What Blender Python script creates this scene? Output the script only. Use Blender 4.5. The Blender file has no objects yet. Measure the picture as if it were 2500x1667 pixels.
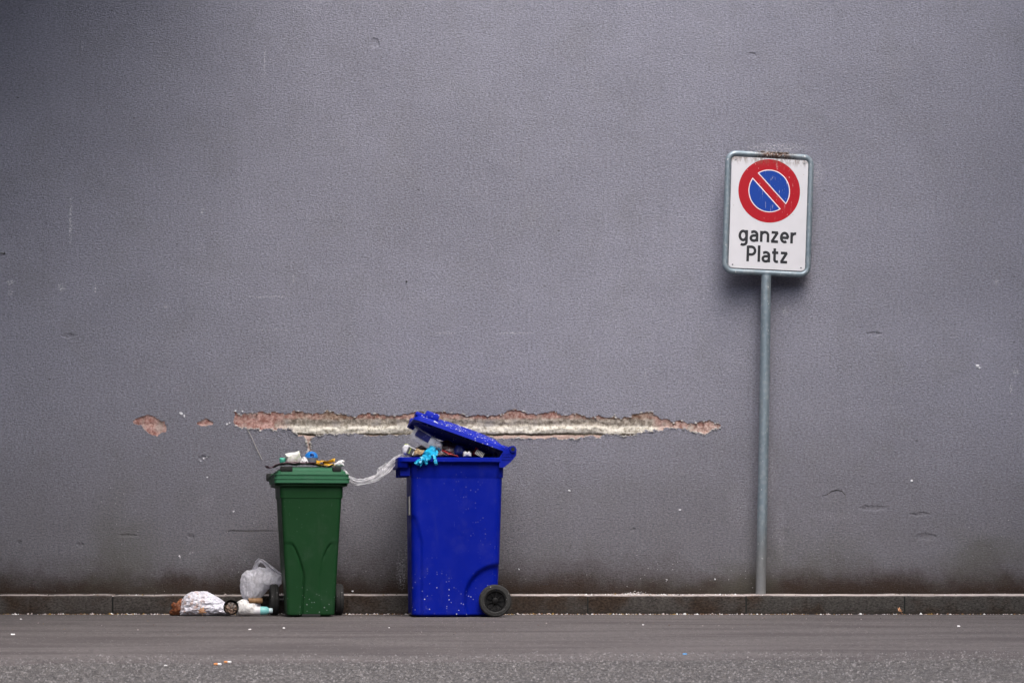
import bpy, bmesh, math, random
from mathutils import Vector, Matrix, noise as mnoise
from mathutils.geometry import delaunay_2d_cdt
R = math.radians
random.seed(7)
S = bpy.context.scene
COL = S.collection

# ------------------------------------------------------------------ camera, sky, sun, exposure
F, DIST, HC, PX0, PY0 = 5850.0, 15.0, 0.45, 1250.0, 1320.5
cam = bpy.data.cameras.new('camera')
cam_o = bpy.data.objects.new('camera', cam)
COL.objects.link(cam_o)
cam_o.location = (0, -DIST, HC)
cam_o.rotation_euler = (R(90), 0, 0)
cam.sensor_width = 36
cam.lens = F / 2500 * 36
cam.shift_y = (PY0 - 833.5) / 2500
cam.clip_end = 500
cam.dof.use_dof = True
cam.dof.focus_distance = 14.4
cam.dof.aperture_fstop = 9.0
S.camera = cam_o

SUN_EL, SUN_AZ = 56, 14           # elevation; degrees to the right of straight in front of the wall
world = bpy.data.worlds.new('World')
S.world = world
world.use_nodes = True
wn = world.node_tree
sky = wn.nodes.new('ShaderNodeTexSky')
sky.sky_type = 'NISHITA'
sky.sun_disc = False
sky.sun_elevation = R(SUN_EL)
sky.sun_rotation = R(180 - SUN_AZ)
sky.air_density = 1.0
sky.dust_density = 3.0
sky.ozone_density = 1.0
bg = wn.nodes['Background']
bg.inputs['Strength'].default_value = 0.12
wn.links.new(sky.outputs['Color'], bg.inputs['Color'])

sun = bpy.data.lights.new('sun', 'SUN')
sun.energy = 1.25
sun.angle = R(58)
sun.color = (1.0, 0.96, 0.92)
sun_o = bpy.data.objects.new('sun', sun)
COL.objects.link(sun_o)
sd = Vector((math.sin(R(SUN_AZ)) * math.cos(R(SUN_EL)), -math.cos(R(SUN_AZ)) * math.cos(R(SUN_EL)), math.sin(R(SUN_EL))))
sun_o.rotation_euler = sd.to_track_quat('Z', 'Y').to_euler()
sun_o.location = sd * 30

S.view_settings.view_transform = 'Standard'
S.view_settings.look = 'None'
S.view_settings.gamma = 1
S.view_settings.exposure = 1.65
S.view_settings.use_curve_mapping = False


def P(px, py, Y):
    """a point seen at photo pixel (px, py) that stands Y metres from the wall plane"""
    s = (DIST + Y) / F
    return Vector(((px - PX0) * s, Y, HC + (PY0 - py) * s))


# ------------------------------------------------------------------ node helper
class NT:
    def __init__(self, name):
        self.m = bpy.data.materials.new(name)
        self.m.use_nodes = True
        self.t = self.m.node_tree
        self.bsdf = self.t.nodes['Principled BSDF']
        self.out = self.t.nodes['Material Output']
        self._c = None

    def n(self, typ, **kw):
        nd = self.t.nodes.new(typ)
        for k, v in kw.items():
            setattr(nd, k, v)
        return nd

    def put(self, sock, v):
        if isinstance(v, bpy.types.NodeSocket):
            self.t.links.new(v, sock)
        elif isinstance(v, (tuple, list)) and len(v) == 3 and sock.type == 'RGBA':
            sock.default_value = (*v, 1)
        else:
            sock.default_value = v

    def coord(self):
        if self._c is None:
            self._c = self.n('ShaderNodeTexCoord').outputs['Object']
        return self._c

    def xyz(self, v=None):
        s = self.n('ShaderNodeSeparateXYZ')
        self.put(s.inputs[0], v or self.coord())
        return s.outputs

    def scale(self, sx, sy, sz, v=None):
        m = self.n('ShaderNodeVectorMath', operation='MULTIPLY')
        self.put(m.inputs[0], v or self.coord())
        m.inputs[1].default_value = (sx, sy, sz)
        return m.outputs[0]

    def math(self, op, a, b=0.0, clamp=False):
        m = self.n('ShaderNodeMath', operation=op, use_clamp=clamp)
        self.put(m.inputs[0], a)
        self.put(m.inputs[1], b)
        return m.outputs[0]

    def rng(self, v, a, b, c=0.0, d=1.0, smooth=True):
        m = self.n('ShaderNodeMapRange', interpolation_type='SMOOTHSTEP' if smooth else 'LINEAR')
        self.put(m.inputs[0], v)
        for i, q in enumerate((a, b, c, d)):
            self.put(m.inputs[1 + i], q)
        return m.outputs[0]

    def noise(self, scale, detail=3, rough=0.55, v=None, dist=0.0):
        m = self.n('ShaderNodeTexNoise')
        self.put(m.inputs['Vector'], v or self.coord())
        m.inputs['Scale'].default_value = scale
        m.inputs['Detail'].default_value = detail
        m.inputs['Roughness'].default_value = rough
        m.inputs['Distortion'].default_value = dist
        return m.outputs['Fac']

    def voro(self, scale, v=None, feature='F1', out='Distance', rnd=1.0):
        m = self.n('ShaderNodeTexVoronoi', feature=feature)
        self.put(m.inputs['Vector'], v or self.coord())
        m.inputs['Scale'].default_value = scale
        m.inputs['Randomness'].default_value = rnd
        return m.outputs[out]

    def mix(self, f, a, b, mode='MIX'):
        m = self.n('ShaderNodeMix', data_type='RGBA', blend_type=mode)
        self.put(m.inputs[0], f)
        self.put(m.inputs[6], a)
        self.put(m.inputs[7], b)
        return m.outputs[2]

    def box(self, X, Z, cx, cz, hx, hz, soft=0.4):
        """soft-edged rectangle: 1 inside, 0 outside"""
        a = self.math('DIVIDE', self.math('ABSOLUTE', self.math('SUBTRACT', X, cx)), hx)
        b = self.math('DIVIDE', self.math('ABSOLUTE', self.math('SUBTRACT', Z, cz)), hz)
        return self.rng(self.math('MAXIMUM', a, b), 1 - soft, 1 + soft, 1, 0)

    def bump(self, h, strength=0.5, dist=0.005, nrm=None):
        b = self.n('ShaderNodeBump')
        b.inputs['Strength'].default_value = strength
        b.inputs['Distance'].default_value = dist
        self.put(b.inputs['Height'], h)
        if nrm:
            self.put(b.inputs['Normal'], nrm)
        return b.outputs[0]

    def fin(self, color=None, rough=0.7, normal=None, **kw):
        if color is not None:
            self.put(self.bsdf.inputs['Base Color'], color)
        self.put(self.bsdf.inputs['Roughness'], rough)
        if normal is not None:
            self.put(self.bsdf.inputs['Normal'], normal)
        for k, v in kw.items():
            self.put(self.bsdf.inputs[k], v)
        return self.m


def simple(name, col, rough=0.5, var=0.15, scale=40, bump=0.0, spec=0.5, **kw):
    t = NT(name)
    f = t.noise(scale, 4)
    c = t.mix(f, tuple(x * (1 - var) for x in col), tuple(min(1, x * (1 + var)) for x in col))
    nrm = t.bump(t.noise(scale * 2, 3), bump, 0.004) if bump else None
    kw['Specular IOR Level'] = spec
    return t.fin(c, rough, nrm, **kw)


# ------------------------------------------------------------------ object helpers
def tag(o, label=None, cat=None, group=None, kind=None):
    for k, v in (('label', label), ('category', cat), ('group', group), ('kind', kind)):
        if v:
            o[k] = v
    return o


def empty(name, loc=(0, 0, 0), rz=0.0, label=None, cat=None, group=None):
    o = bpy.data.objects.new(name, None)
    COL.objects.link(o)
    o.location = loc
    o.rotation_euler = (0, 0, rz)
    o.empty_display_size = 0.1
    return tag(o, label, cat, group)


def link(name, bm, mats, parent=None, smooth=True, angle=35):
    me = bpy.data.meshes.new(name)
    bmesh.ops.recalc_face_normals(bm, faces=bm.faces[:]) if not getattr(bm, 'keep', False) else None
    bm.to_mesh(me)
    bm.free()
    for m in (mats if isinstance(mats, (list, tuple)) else [mats]):
        me.materials.append(m)
    if smooth:
        me.polygons.foreach_set('use_smooth', [True] * len(me.polygons))
        me.set_sharp_from_angle(angle=R(angle))
    o = bpy.data.objects.new(name, me)
    COL.objects.link(o)
    o.parent = parent
    return o


def link_py(name, verts, faces, mats, parent=None, smooth=True, angle=35):
    me = bpy.data.meshes.new(name)
    me.from_pydata([tuple(v) for v in verts], [], faces)
    for m in (mats if isinstance(mats, (list, tuple)) else [mats]):
        me.materials.append(m)
    if smooth:
        me.polygons.foreach_set('use_smooth', [True] * len(me.polygons))
        me.set_sharp_from_angle(angle=R(angle))
    me.update()
    o = bpy.data.objects.new(name, me)
    COL.objects.link(o)
    o.parent = parent
    return o


def box(bm, c, h, bev=0.0, rot=None):
    r = bmesh.ops.create_cube(bm, size=2)
    vs = r['verts']
    bmesh.ops.scale(bm, vec=h, verts=vs)
    if bev:
        es = list({e for v in vs for e in v.link_edges})
        q = bmesh.ops.bevel(bm, geom=es, offset=bev, segments=2, affect='EDGES', profile=0.5)
        vs = list({v for f in q['faces'] for v in f.verts} | {v for v in vs if v.is_valid})
    if rot is not None:
        bmesh.ops.rotate(bm, cent=(0, 0, 0), matrix=rot, verts=vs)
    bmesh.ops.translate(bm, vec=c, verts=vs)
    return vs


def tube(bm, pts, r, n=16, closed=False, cap=True):
    """swept tube, r a number or a list"""
    pts = [Vector(p) for p in pts]
    rs = r if isinstance(r, (list, tuple)) else [r] * len(pts)
    rings = []
    ref = None
    N = len(pts)
    for i, p in enumerate(pts):
        a = pts[(i - 1) % N] if (closed or i > 0) else p
        b = pts[(i + 1) % N] if (closed or i < N - 1) else p
        d = (b - a).normalized()
        if ref is None:
            ref = Vector((0, 1, 0)) if abs(d.y) < 0.9 else Vector((1, 0, 0))
        u = (ref - d * ref.dot(d)).normalized()
        ref = u
        w = d.cross(u)
        rings.append([bm.verts.new(p + (u * math.cos(2 * math.pi * k / n) + w * math.sin(2 * math.pi * k / n)) * rs[i]) for k in range(n)])
    for i in range(N if closed else N - 1):
        a, b = rings[i], rings[(i + 1) % N]
        for k in range(n):
            bm.faces.new((a[k], a[(k + 1) % n], b[(k + 1) % n], b[k]))
    if cap and not closed:
        bm.faces.new(rings[0][::-1])
        bm.faces.new(rings[-1])
    return rings


def lathe(bm, prof, n=48, mat=None, close=False):
    """profile [(r, a)] revolved round local Y; a is the position on the axis"""
    rings = []
    for r, a in prof:
        if r < 1e-6:
            rings.append([bm.verts.new((0, a, 0))])
        else:
            rings.append([bm.verts.new((r * math.cos(2 * math.pi * k / n), a, r * math.sin(2 * math.pi * k / n))) for k in range(n)])
    prs = list(zip(rings, rings[1:])) + ([(rings[-1], rings[0])] if close else [])
    for A, B in prs:
        for k in range(n):
            q = [A[k % len(A)], A[(k + 1) % n % len(A)] if len(A) > 1 else A[0], B[(k + 1) % n] if len(B) > 1 else B[0], B[k % len(B)]]
            u = []
            for v in q:
                if v not in u:
                    u.append(v)
            if len(u) > 2:
                bm.faces.new(u)
    if mat is not None:
        bmesh.ops.transform(bm, matrix=mat, verts=bm.verts[:])


def fbm(p, o=4):
    return mnoise.fractal(Vector(p), 1.0, 2.0, o)


# ------------------------------------------------------------------ materials
def wall_material():
    t = NT('grey_stucco')
    X, Y, Z = t.xyz()
    base = (0.270, 0.273, 0.326)
    big = t.noise(0.55, 3, 0.5)
    mid = t.noise(3.5, 4, 0.6)
    c = t.mix(t.rng(big, 0.3, 0.7), tuple(b * 0.90 for b in base), tuple(b * 1.06 for b in base))
    c = t.mix(t.math('MULTIPLY', t.rng(mid, 0.46, 0.70), 0.30), c, (0.215, 0.216, 0.236))
    # faint rain runs
    runs = t.noise(1.0, 4, 0.6, t.scale(9, 1, 0.55))
    c = t.mix(t.math('MULTIPLY', t.rng(runs, 0.52, 0.76), 0.15), c, (0.19, 0.19, 0.215))
    # mineral grain
    # splash dirt with a ragged, uneven upper edge
    zz = t.math('ADD', Z, t.math('MULTIPLY', t.math('SUBTRACT', t.noise(1.3, 6, 0.68), 0.5), 0.60))
    zz = t.math('ADD', zz, t.math('MULTIPLY', t.math('SUBTRACT', t.noise(14, 5, 0.7), 0.5), 0.16))
    c = t.mix(t.math('MULTIPLY', t.rng(zz, 1.55, 0.35), 0.62), c, (0.120, 0.114, 0.117))
    c = t.mix(t.math('MULTIPLY', t.rng(zz, 0.46, 0.10), 0.85), c, (0.050, 0.041, 0.037))
    z2 = t.math('ADD', Z, t.math('MULTIPLY', t.math('SUBTRACT', t.noise(3.1, 6, 0.75), 0.5), 0.34))
    c = t.mix(t.math('MULTIPLY', t.rng(z2, 0.29, 0.13), 0.85), c, (0.034, 0.020, 0.013))
    # grain of the render, with grime caught in the hollows
    g = t.noise(84, 4, 0.74, t.scale(0.72, 1, 1.3))
    c = t.mix(t.rng(g, 0.33, 0.67, 0, 1, False), t.mix(1.0, c, (0.64, 0.64, 0.64), 'MULTIPLY'), t.mix(1.0, c, (1.30, 1.30, 1.30), 'MULTIPLY'))
    c = t.mix(t.math('MULTIPLY', t.rng(t.noise(120, 2, .6), .60, .72), t.rng(Z, .9, .2, .05, .45)), c, (0.20, 0.19, 0.19))
    # dull greenish bloom in the lower corners
    gb = t.math('MULTIPLY', t.rng(t.noise(1.1, 4, 0.6, t.scale(1, 1, 1.4)), 0.5, 0.72), t.rng(Z, 1.0, 0.35))
    c = t.mix(t.math('MULTIPLY', gb, 0.45), c, (0.105, 0.105, 0.088))
    # grime halo under the broken strip and beside the sign top
    # scuffs and dropping runs: photo pixel centre, half sizes
    scuffs = [(173, 540, 3, 52, .9), (200, 118, 2.5, 14, .5), (494, 516, 2.5, 11, .8), (646, 152, 2, 30, .45), (717, 680, 2, 11, .7),
              (655, 725, 42, 2, .55), (660, 806, 40, 2, .45), (1090, 812, 22, 2, .55), (1255, 814, 42, 2, .6), (149, 702, 7, 9, .8),
              (24, 690, 9, 7, .7), (25, 716, 6, 6, .7), (231, 702, 2, 12, .7), (404, 746, 4, 5, .6), (1900, 360, 62, 9, .75),
              (1996, 430, 10, 30, .5), (1918, 760, 10, 10, .6), (1880, 1160, 14, 60, .35), (1800, 1240, 20, 50, .2), (468, 1350, 4, 4, .7),
              (440, 1360, 2, 4, .9), (640, 1065, 2, 3, .5), (1575, 915, 3, 7, .35), (1660, 930, 6, 4, .3), (2480, 905, 8, 10, .5), (2470, 945, 3, 18, .5),
              (2435, 690, 4, 8, .4), (1905, 1300, 10, 70, .25), (1220, 905, 30, 12, .15), (505, 1225, 20, 16, .22), (2030, 1260, 60, 10, .15),
              (980, 1390, 10, 40, .55), (995, 1340, 6, 50, .25), (850, 1250, 20, 40, .15)]
    brk = t.rng(t.noise(88, 4, 0.75), 0.48, 0.60)
    sc = None
    Xs = t.math('ADD', X, t.math('ADD', t.math('MULTIPLY', t.math('SUBTRACT', t.noise(7, 3, .6), .5), .035), t.math('MULTIPLY', t.math('SUBTRACT', t.noise(40, 2, .6), .5), .016)))
    Zs = t.math('ADD', Z, t.math('ADD', t.math('MULTIPLY', t.math('SUBTRACT', t.noise(8.3, 3, .6), .5), .035), t.math('MULTIPLY', t.math('SUBTRACT', t.noise(43, 2, .6), .5), .016)))
    for (px, py, hx, hz, a) in scuffs:
        p = P(px, py, 0)
        if min(hx, hz) > 8:
            a *= .6
        e1 = t.math('POWER', t.math('DIVIDE', t.math('SUBTRACT', Xs, p.x), hx * 1.15 * DIST / F), 2)
        e2 = t.math('POWER', t.math('DIVIDE', t.math('SUBTRACT', Zs, p.z), hz * 1.15 * DIST / F), 2)
        m = t.math('MULTIPLY', t.rng(t.math('ADD', e1, e2), 0.1, 1.7, 1, 0), a)
        sc = m if sc is None else t.math('MAXIMUM', sc, m)
    sc = t.math('MULTIPLY', sc, brk)
    c = t.mix(sc, c, (0.70, 0.69, 0.73))
    ms = t.rng(t.noise(1.6, 3, .6), .52, .62)
    vs_ = t.math('MULTIPLY', t.rng(t.noise(1.0, 2, .5, t.scale(95, 1, 5)), .755, .79), ms)
    hs_ = t.math('MULTIPLY', t.rng(t.noise(1.0, 2, .5, t.scale(6, 1, 95)), .765, .80), ms)
    c = t.mix(t.math('MULTIPLY', t.math('MAXIMUM', vs_, t.math('MULTIPLY', hs_, t.rng(Z, 2.0, .9))), .5), c, (0.52, 0.52, 0.56))
    dk = t.math('MULTIPLY', t.rng(t.noise(1.0, 2, .5, t.scale(7, 3, 70)), .74, .78), t.rng(Z, 1.6, .8))
    c = t.mix(t.math('MULTIPLY', dk, .7), c, (0.055, 0.052, 0.055))
    # scattered pale specks, thicker low down
    sp = t.voro(38)
    dens = t.math('MULTIPLY', t.rng(t.noise(2.2, 3), 0.42, 0.70), t.rng(Z, 1.7, 0.3, 0.15, 1.0))
    spk = t.math('MULTIPLY', t.rng(sp, 0.13, 0.07), t.rng(t.voro(38, out='Color'), 0.62, 0.7))
    c = t.mix(t.math('MULTIPLY', spk, dens), c, (0.55, 0.54, 0.55))
    # black marks
    pits = t.math('MULTIPLY', t.rng(t.voro(9, t.scale(1, 1, 2.2)), 0.10, 0.05), t.rng(t.noise(6.0, 2), 0.60, 0.66))
    c = t.mix(t.math('MULTIPLY', pits, 0.8), c, (0.05, 0.048, 0.05))
    # relief: float-drawn stucco, wider than tall, with the odd dent
    h1 = t.noise(92, 5, 0.70, t.scale(0.72, 1, 1.35), 0.8)
    h2 = t.noise(150, 2, 0.6)
    h = t.math('ADD', h1, t.math('MULTIPLY', h2, 0.45))
    b1 = t.n('ShaderNodeBump')
    t.put(b1.inputs['Strength'], t.rng(t.noise(2.6, 5, .65), .35, .65, .86, 1.0))
    b1.inputs['Distance'].default_value = .0120
    t.put(b1.inputs['Height'], h)
    n1 = b1.outputs[0]
    wob = t.math('MULTIPLY', t.math('SUBTRACT', t.noise(26, 3, .6), .5), .055)
    Xw, Zw = t.math('ADD', X, wob), t.math('ADD', Z, t.math('MULTIPLY', t.math('SUBTRACT', t.noise(31, 3, .6), .5), .04))
    dents = [(196, 1330, 8, 6), (49, 1323, 6, 5), (467, 1310, 9, 6), (168, 820, 15, 6), (2130, 1240, 30, 7), (2262, 1310, 24, 8),
             (2245, 1255, 24, 5), (2135, 815, 18, 5), (315, 1307, 22, 4), (498, 1118, 12, 6), (915, 105, 12, 12), (1836, 134, 9, 6), (1545, 1292, 6, 5)]
    dn = None
    for (px, py, hx, hz) in dents:
        p = P(px, py, 0)
        a = t.math('POWER', t.math('DIVIDE', t.math('SUBTRACT', Xw, p.x), hx * DIST / F), 2)
        b = t.math('POWER', t.math('DIVIDE', t.math('SUBTRACT', Zw, p.z), hz * DIST / F), 2)
        m = t.rng(t.math('ADD', a, b), 0.1, 1.6, 1, 0)
        dn = m if dn is None else t.math('MAXIMUM', dn, m)
    low = t.math('SUBTRACT', t.math('MULTIPLY', t.noise(4.5, 3, 0.5), 0.5), t.math('MULTIPLY', dn, 0.42))
    n2 = t.bump(low, 0.8, 0.022, n1)
    return t.fin(c, 0.93, n2, **{'Specular IOR Level': 0.2})


def mortar_material():
    """what lies under the broken plaster: netting, mortar bands, pale insulation"""
    t = NT('exposed_mortar')
    X, Y, Z = t.xyz()
    zc = P(0, 1036, 0.012).z
    v = t.math('SUBTRACT', Z, zc)
    v = t.math('ADD', v, t.math('MULTIPLY', t.math('SUBTRACT', t.noise(5, 4, 0.65, t.scale(1, 0, 0.3)), 0.5), 0.035))
    v = t.math('ADD', v, t.math('MULTIPLY', t.math('SUBTRACT', t.noise(45, 3, 0.65), 0.5), 0.012))
    fine = t.noise(46, 5, 0.68)
    pink = t.mix(t.rng(fine, .35, .65), (0.34, 0.15, 0.125), (0.68, 0.46, 0.41))
    tan_ = t.mix(t.rng(fine, .35, .65), (0.22, 0.125, 0.085), (0.60, 0.48, 0.39))
    pink = t.mix(t.rng(t.noise(12, 3, 0.6), 0.5, 0.7), pink, (0.46, 0.38, 0.33))
    grey = t.mix(t.rng(fine, .35, .65), (0.24, 0.21, 0.17), (0.60, 0.56, 0.49))
    grey = t.mix(t.rng(t.noise(9, 4, 0.6, t.scale(1, 1, .4)), .5, .68), grey, (0.42, 0.40, 0.38))
    cream = t.mix(t.rng(fine, .30, .56), (0.34, 0.30, 0.22), (0.86, 0.83, 0.74))
    dark = t.mix(fine, (0.03, 0.026, 0.018), (0.12, 0.10, 0.07))
    c = t.mix(t.rng(v, 0.024, 0.046), grey, t.mix(t.rng(t.noise(2.2, 4, .65, t.scale(1, 0, 0)), .46, .60, .25, 1), pink, tan_))
    c = t.mix(t.rng(v, -0.004, -0.018), c, cream)
    c = t.mix(t.rng(v, -0.050, -0.062), c, dark)
    c = t.mix(t.rng(v, -0.066, -0.074), c, t.mix(fine, (0.34, 0.21, 0.17), (0.66, 0.54, 0.49)))
    left = t.rng(t.math('ADD', X, t.math('MULTIPLY', t.noise(6, 3), 0.5)), P(730, 0, 0).x + .25, P(660, 0, 0).x + .25)
    right = t.rng(t.math('ADD', X, t.math('MULTIPLY', t.noise(7, 3), 0.4)), P(1580, 0, 0).x + .2, P(1640, 0, 0).x + .2)
    pl = t.mix(t.rng(t.noise(10, 4), .50, .70), pink, (0.55, 0.44, 0.40))
    c = t.mix(t.math('MAXIMUM', left, t.math('MULTIPLY', right, .75)), c, pl)
    # netting weave
    gx = t.math('ABSOLUTE', t.math('SINE', t.math('MULTIPLY', X, math.pi / 0.0075)))
    gz = t.math('ABSOLUTE', t.math('SINE', t.math('MULTIPLY', Z, math.pi / 0.0075)))
    gr = t.rng(t.math('MINIMUM', gx, gz), 0.25, 0.55)
    c = t.mix(t.math('MULTIPLY', t.math('MULTIPLY', gr, t.rng(v, -0.01, 0.012, 0.25, 1)), 0.5), c, t.mix(1, c, (0.30, 0.22, 0.2), 'MULTIPLY'))
    h = t.math('ADD', t.noise(55, 5, 0.7), t.math('MULTIPLY', gr, -0.25))
    return t.fin(c, 0.95, t.bump(h, 0.9, 0.008), **{'Specular IOR Level': 0.15})


def kerb_material():
    t = NT('kerb_concrete')
    oi = t.n('ShaderNodeObjectInfo').outputs['Random']
    geo = t.n('ShaderNodeNewGeometry').outputs['Position']
    c = t.mix(t.noise(5, 5, .65, geo), (0.038, 0.033, 0.031), (0.092, 0.084, 0.078))
    c = t.mix(t.rng(oi, 0, 1, 0, .5), c, (0.058, 0.058, 0.054))
    c = t.mix(t.math('MULTIPLY', t.rng(t.noise(2.3, 4, .65, geo), .48, .66), .8), c, (0.036, 0.021, 0.012))
    gk = t.noise(88, 4, .72, t.scale(.7, 1, 1.3, geo))
    c = t.mix(t.rng(gk, .33, .67, 0, 1, False), t.mix(1, c, (.40, .40, .40), 'MULTIPLY'), t.mix(1, c, (1.75, 1.72, 1.7), 'MULTIPLY'))
    z = t.xyz(geo)[2]
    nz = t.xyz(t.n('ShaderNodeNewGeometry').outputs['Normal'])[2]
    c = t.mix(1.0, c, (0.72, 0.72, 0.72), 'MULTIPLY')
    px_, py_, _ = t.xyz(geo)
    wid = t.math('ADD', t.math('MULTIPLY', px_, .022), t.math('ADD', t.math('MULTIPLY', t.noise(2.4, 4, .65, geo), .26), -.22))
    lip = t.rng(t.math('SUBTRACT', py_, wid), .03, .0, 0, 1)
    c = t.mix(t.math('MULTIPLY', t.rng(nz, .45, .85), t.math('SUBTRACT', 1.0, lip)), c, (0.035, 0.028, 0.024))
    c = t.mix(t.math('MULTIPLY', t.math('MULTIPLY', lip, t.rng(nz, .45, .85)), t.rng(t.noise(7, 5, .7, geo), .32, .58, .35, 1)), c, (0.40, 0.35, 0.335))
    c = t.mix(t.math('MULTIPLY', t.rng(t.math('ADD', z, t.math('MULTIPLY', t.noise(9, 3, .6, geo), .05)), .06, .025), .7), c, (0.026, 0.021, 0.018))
    h = t.math('ADD', t.noise(60, 4, .65, t.scale(.7, 1, 1.5, geo)), t.math('MULTIPLY', t.noise(190, 2, .5, geo), .5))
    return t.fin(c, .95, t.bump(h, .9, .006), **{'Specular IOR Level': .2})


def asphalt_material(name, coarse):
    t = NT(name)
    if coarse:
        st = t.voro(72)
        cell = t.voro(72, out='Color')
        c = t.mix(t.xyz(cell)[0], (0.050, 0.046, 0.045), (0.205, 0.190, 0.186))
        c = t.mix(t.rng(st, .45, .75), c, (0.038, 0.036, 0.036))
        c = t.mix(t.math('MULTIPLY', t.rng(t.noise(1.3, 4, .6), .45, .7), .35), c, (0.075, 0.072, 0.073))
        c = t.mix(t.math('MULTIPLY', t.rng(t.noise(30, 3, .6), .55, .75), .4), c, (0.07, 0.068, 0.066))
        h = t.math('ADD', t.math('MULTIPLY', st, -1.0), t.noise(40, 3))
        nrm = t.bump(h, 1.0, .012)
    else:
        c = t.mix(t.rng(t.noise(36, 6, .75), .3, .7), (0.062, 0.054, 0.054), (0.155, 0.140, 0.139))
        c = t.mix(t.math('MULTIPLY', t.rng(t.noise(1.0, 5, .6, t.scale(.7, 2.2, 1)), .42, .62), .7), c, (0.064, 0.055, 0.056))
        c = t.mix(t.math('MULTIPLY', t.rng(t.noise(1.6, 4, .6, t.scale(.5, 2.6, 1)), .5, .7), .4), c, (0.150, 0.134, 0.134))
        # thin dark scrapes running along the wall
        c = t.mix(t.math('MULTIPLY', t.rng(t.noise(1.0, 6, .7, t.scale(2.6, 14, 1)), .58, .68), .5), c, (0.044, 0.039, 0.040))
        # spilt stain and worn pale spots
        c = t.mix(t.math('MULTIPLY', t.rng(t.voro(14), .10, .03), t.rng(t.noise(5, 2), .5, .6)), c, (0.28, 0.265, 0.265))
        c = t.mix(t.rng(t.noise(75, 3, .7), .64, .72, 0, .5), c, (0.05, 0.047, 0.047))
        # ragged band, darker towards the kerb
        y = t.xyz()[1]
        yy = t.math('ADD', y, t.math('MULTIPLY', t.math('SUBTRACT', t.noise(3.5, 5, .65), .5), .25))
        c = t.mix(t.math('MULTIPLY', t.rng(yy, -.55, -.27), .55), c, (0.040, 0.034, 0.031))
        h = t.math('ADD', t.noise(220, 3, .65), t.noise(28, 3, .5, t.scale(.6, 1.6, 1)))
        nrm = t.bump(h, .55, .004)
    return t.fin(c, .88, nrm, **{'Specular IOR Level': .3})


def plastic_material(name, col, dirt, specks, seed):
    t = NT(name)
    g = t.n('ShaderNodeNewGeometry').outputs['Position']
    off = t.n('ShaderNodeVectorMath', operation='ADD')
    t.put(off.inputs[0], g)
    off.inputs[1].default_value = (seed, seed * 1.7, seed * .3)
    g = off.outputs[0]
    z = t.xyz(t.n('ShaderNodeNewGeometry').outputs['Position'])[2]
    c = t.mix(t.noise(3, 3, .5, g), tuple(x * .88 for x in col), tuple(x * 1.12 for x in col))
    # dusty film
    c = t.mix(t.math('MULTIPLY', t.rng(t.noise(7, 5, .65, g), .5, .78), dirt), c, (0.20, 0.20, 0.22))
    sm = t.math('MULTIPLY', t.rng(t.noise(1.0, 5, .65, t.scale(9, 9, 3, g)), .52, .74), .16)
    c = t.mix(sm, c, tuple(.55 * x + .06 for x in col))
    # pale splashes
    v = t.voro(70, g)
    vc = t.xyz(t.voro(70, g, out='Color'))
    m = t.math('MULTIPLY', t.rng(v, .30, .22), t.rng(vc[0], .80, .82))
    dn = t.math('MULTIPLY', t.rng(t.noise(5, 3, .6, g), .45, .65), t.rng(z, .27, .05, .10, 1.0))
    dn = t.math('MAXIMUM', dn, t.rng(z, .97, 1.02, 0, .75))
    c = t.mix(t.math('MULTIPLY', t.math('MULTIPLY', m, dn), specks), c, (0.62, 0.64, 0.70))
    # scratches
    s = t.math('MULTIPLY', t.rng(t.noise(1.0, 3, .6, t.scale(160, 160, 9, g)), .70, .76), t.rng(t.noise(4, 2, .5, g), .55, .65))
    c = t.mix(t.math('MULTIPLY', s, .35), c, (0.35, 0.36, 0.42))
    h = t.math('ADD', t.math('MULTIPLY', t.noise(6, 2, .4, g), 1.0), t.math('MULTIPLY', t.noise(500, 2, .5, g), .04))
    return t.fin(c, t.rng(t.noise(12, 4, .6, g), .3, .7, .42, .6), t.bump(h, .2, .010), **{'Specular IOR Level': .13})


def sheet_plastic(name, col, alpha, rough=.25):
    t = NT(name)
    f = t.noise(30, 4, .6)
    c = t.mix(f, tuple(x * .8 for x in col), col)
    n = t.bump(t.math('ADD', t.noise(45, 5, .7, dist=.8), t.math('MULTIPLY', t.voro(28, feature='DISTANCE_TO_EDGE'), -.8)), .7, .01)
    t.fin(c, rough, n, **{'Specular IOR Level': .6})
    tr = t.n('ShaderNodeBsdfTranslucent')
    t.put(tr.inputs['Color'], c)
    t.put(tr.inputs['Normal'], n)
    m1 = t.n('ShaderNodeMixShader')
    m1.inputs[0].default_value = .35
    t.t.links.new(t.bsdf.outputs[0], m1.inputs[1])
    t.t.links.new(tr.outputs[0], m1.inputs[2])
    tp = t.n('ShaderNodeBsdfTransparent')
    m2 = t.n('ShaderNodeMixShader')
    a = t.rng(t.noise(24, 4, .65), .3, .7, max(0, alpha - .22), min(1, alpha + .22))
    t.put(m2.inputs[0], a)
    t.t.links.new(tp.outputs[0], m2.inputs[1])
    t.t.links.new(m1.outputs[0], m2.inputs[2])
    t.t.links.new(m2.outputs[0], t.out.inputs[0])
    return t.m


def blotched(name, stops, scale, rough=.6, bump=.5):
    """several print or dirt colours in noisy patches"""
    t = NT(name)
    f = t.noise(scale, 4, .65, dist=.6)
    r = t.n('ShaderNodeValToRGB')
    el = r.color_ramp.elements
    while len(el) < len(stops):
        el.new(.5)
    for e, (p, c) in zip(el, stops):
        e.position = p
        e.color = (*c, 1)
    t.put(r.inputs[0], f)
    return t.fin(r.outputs[0], rough, t.bump(t.noise(60, 4), bump, .004))


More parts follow.
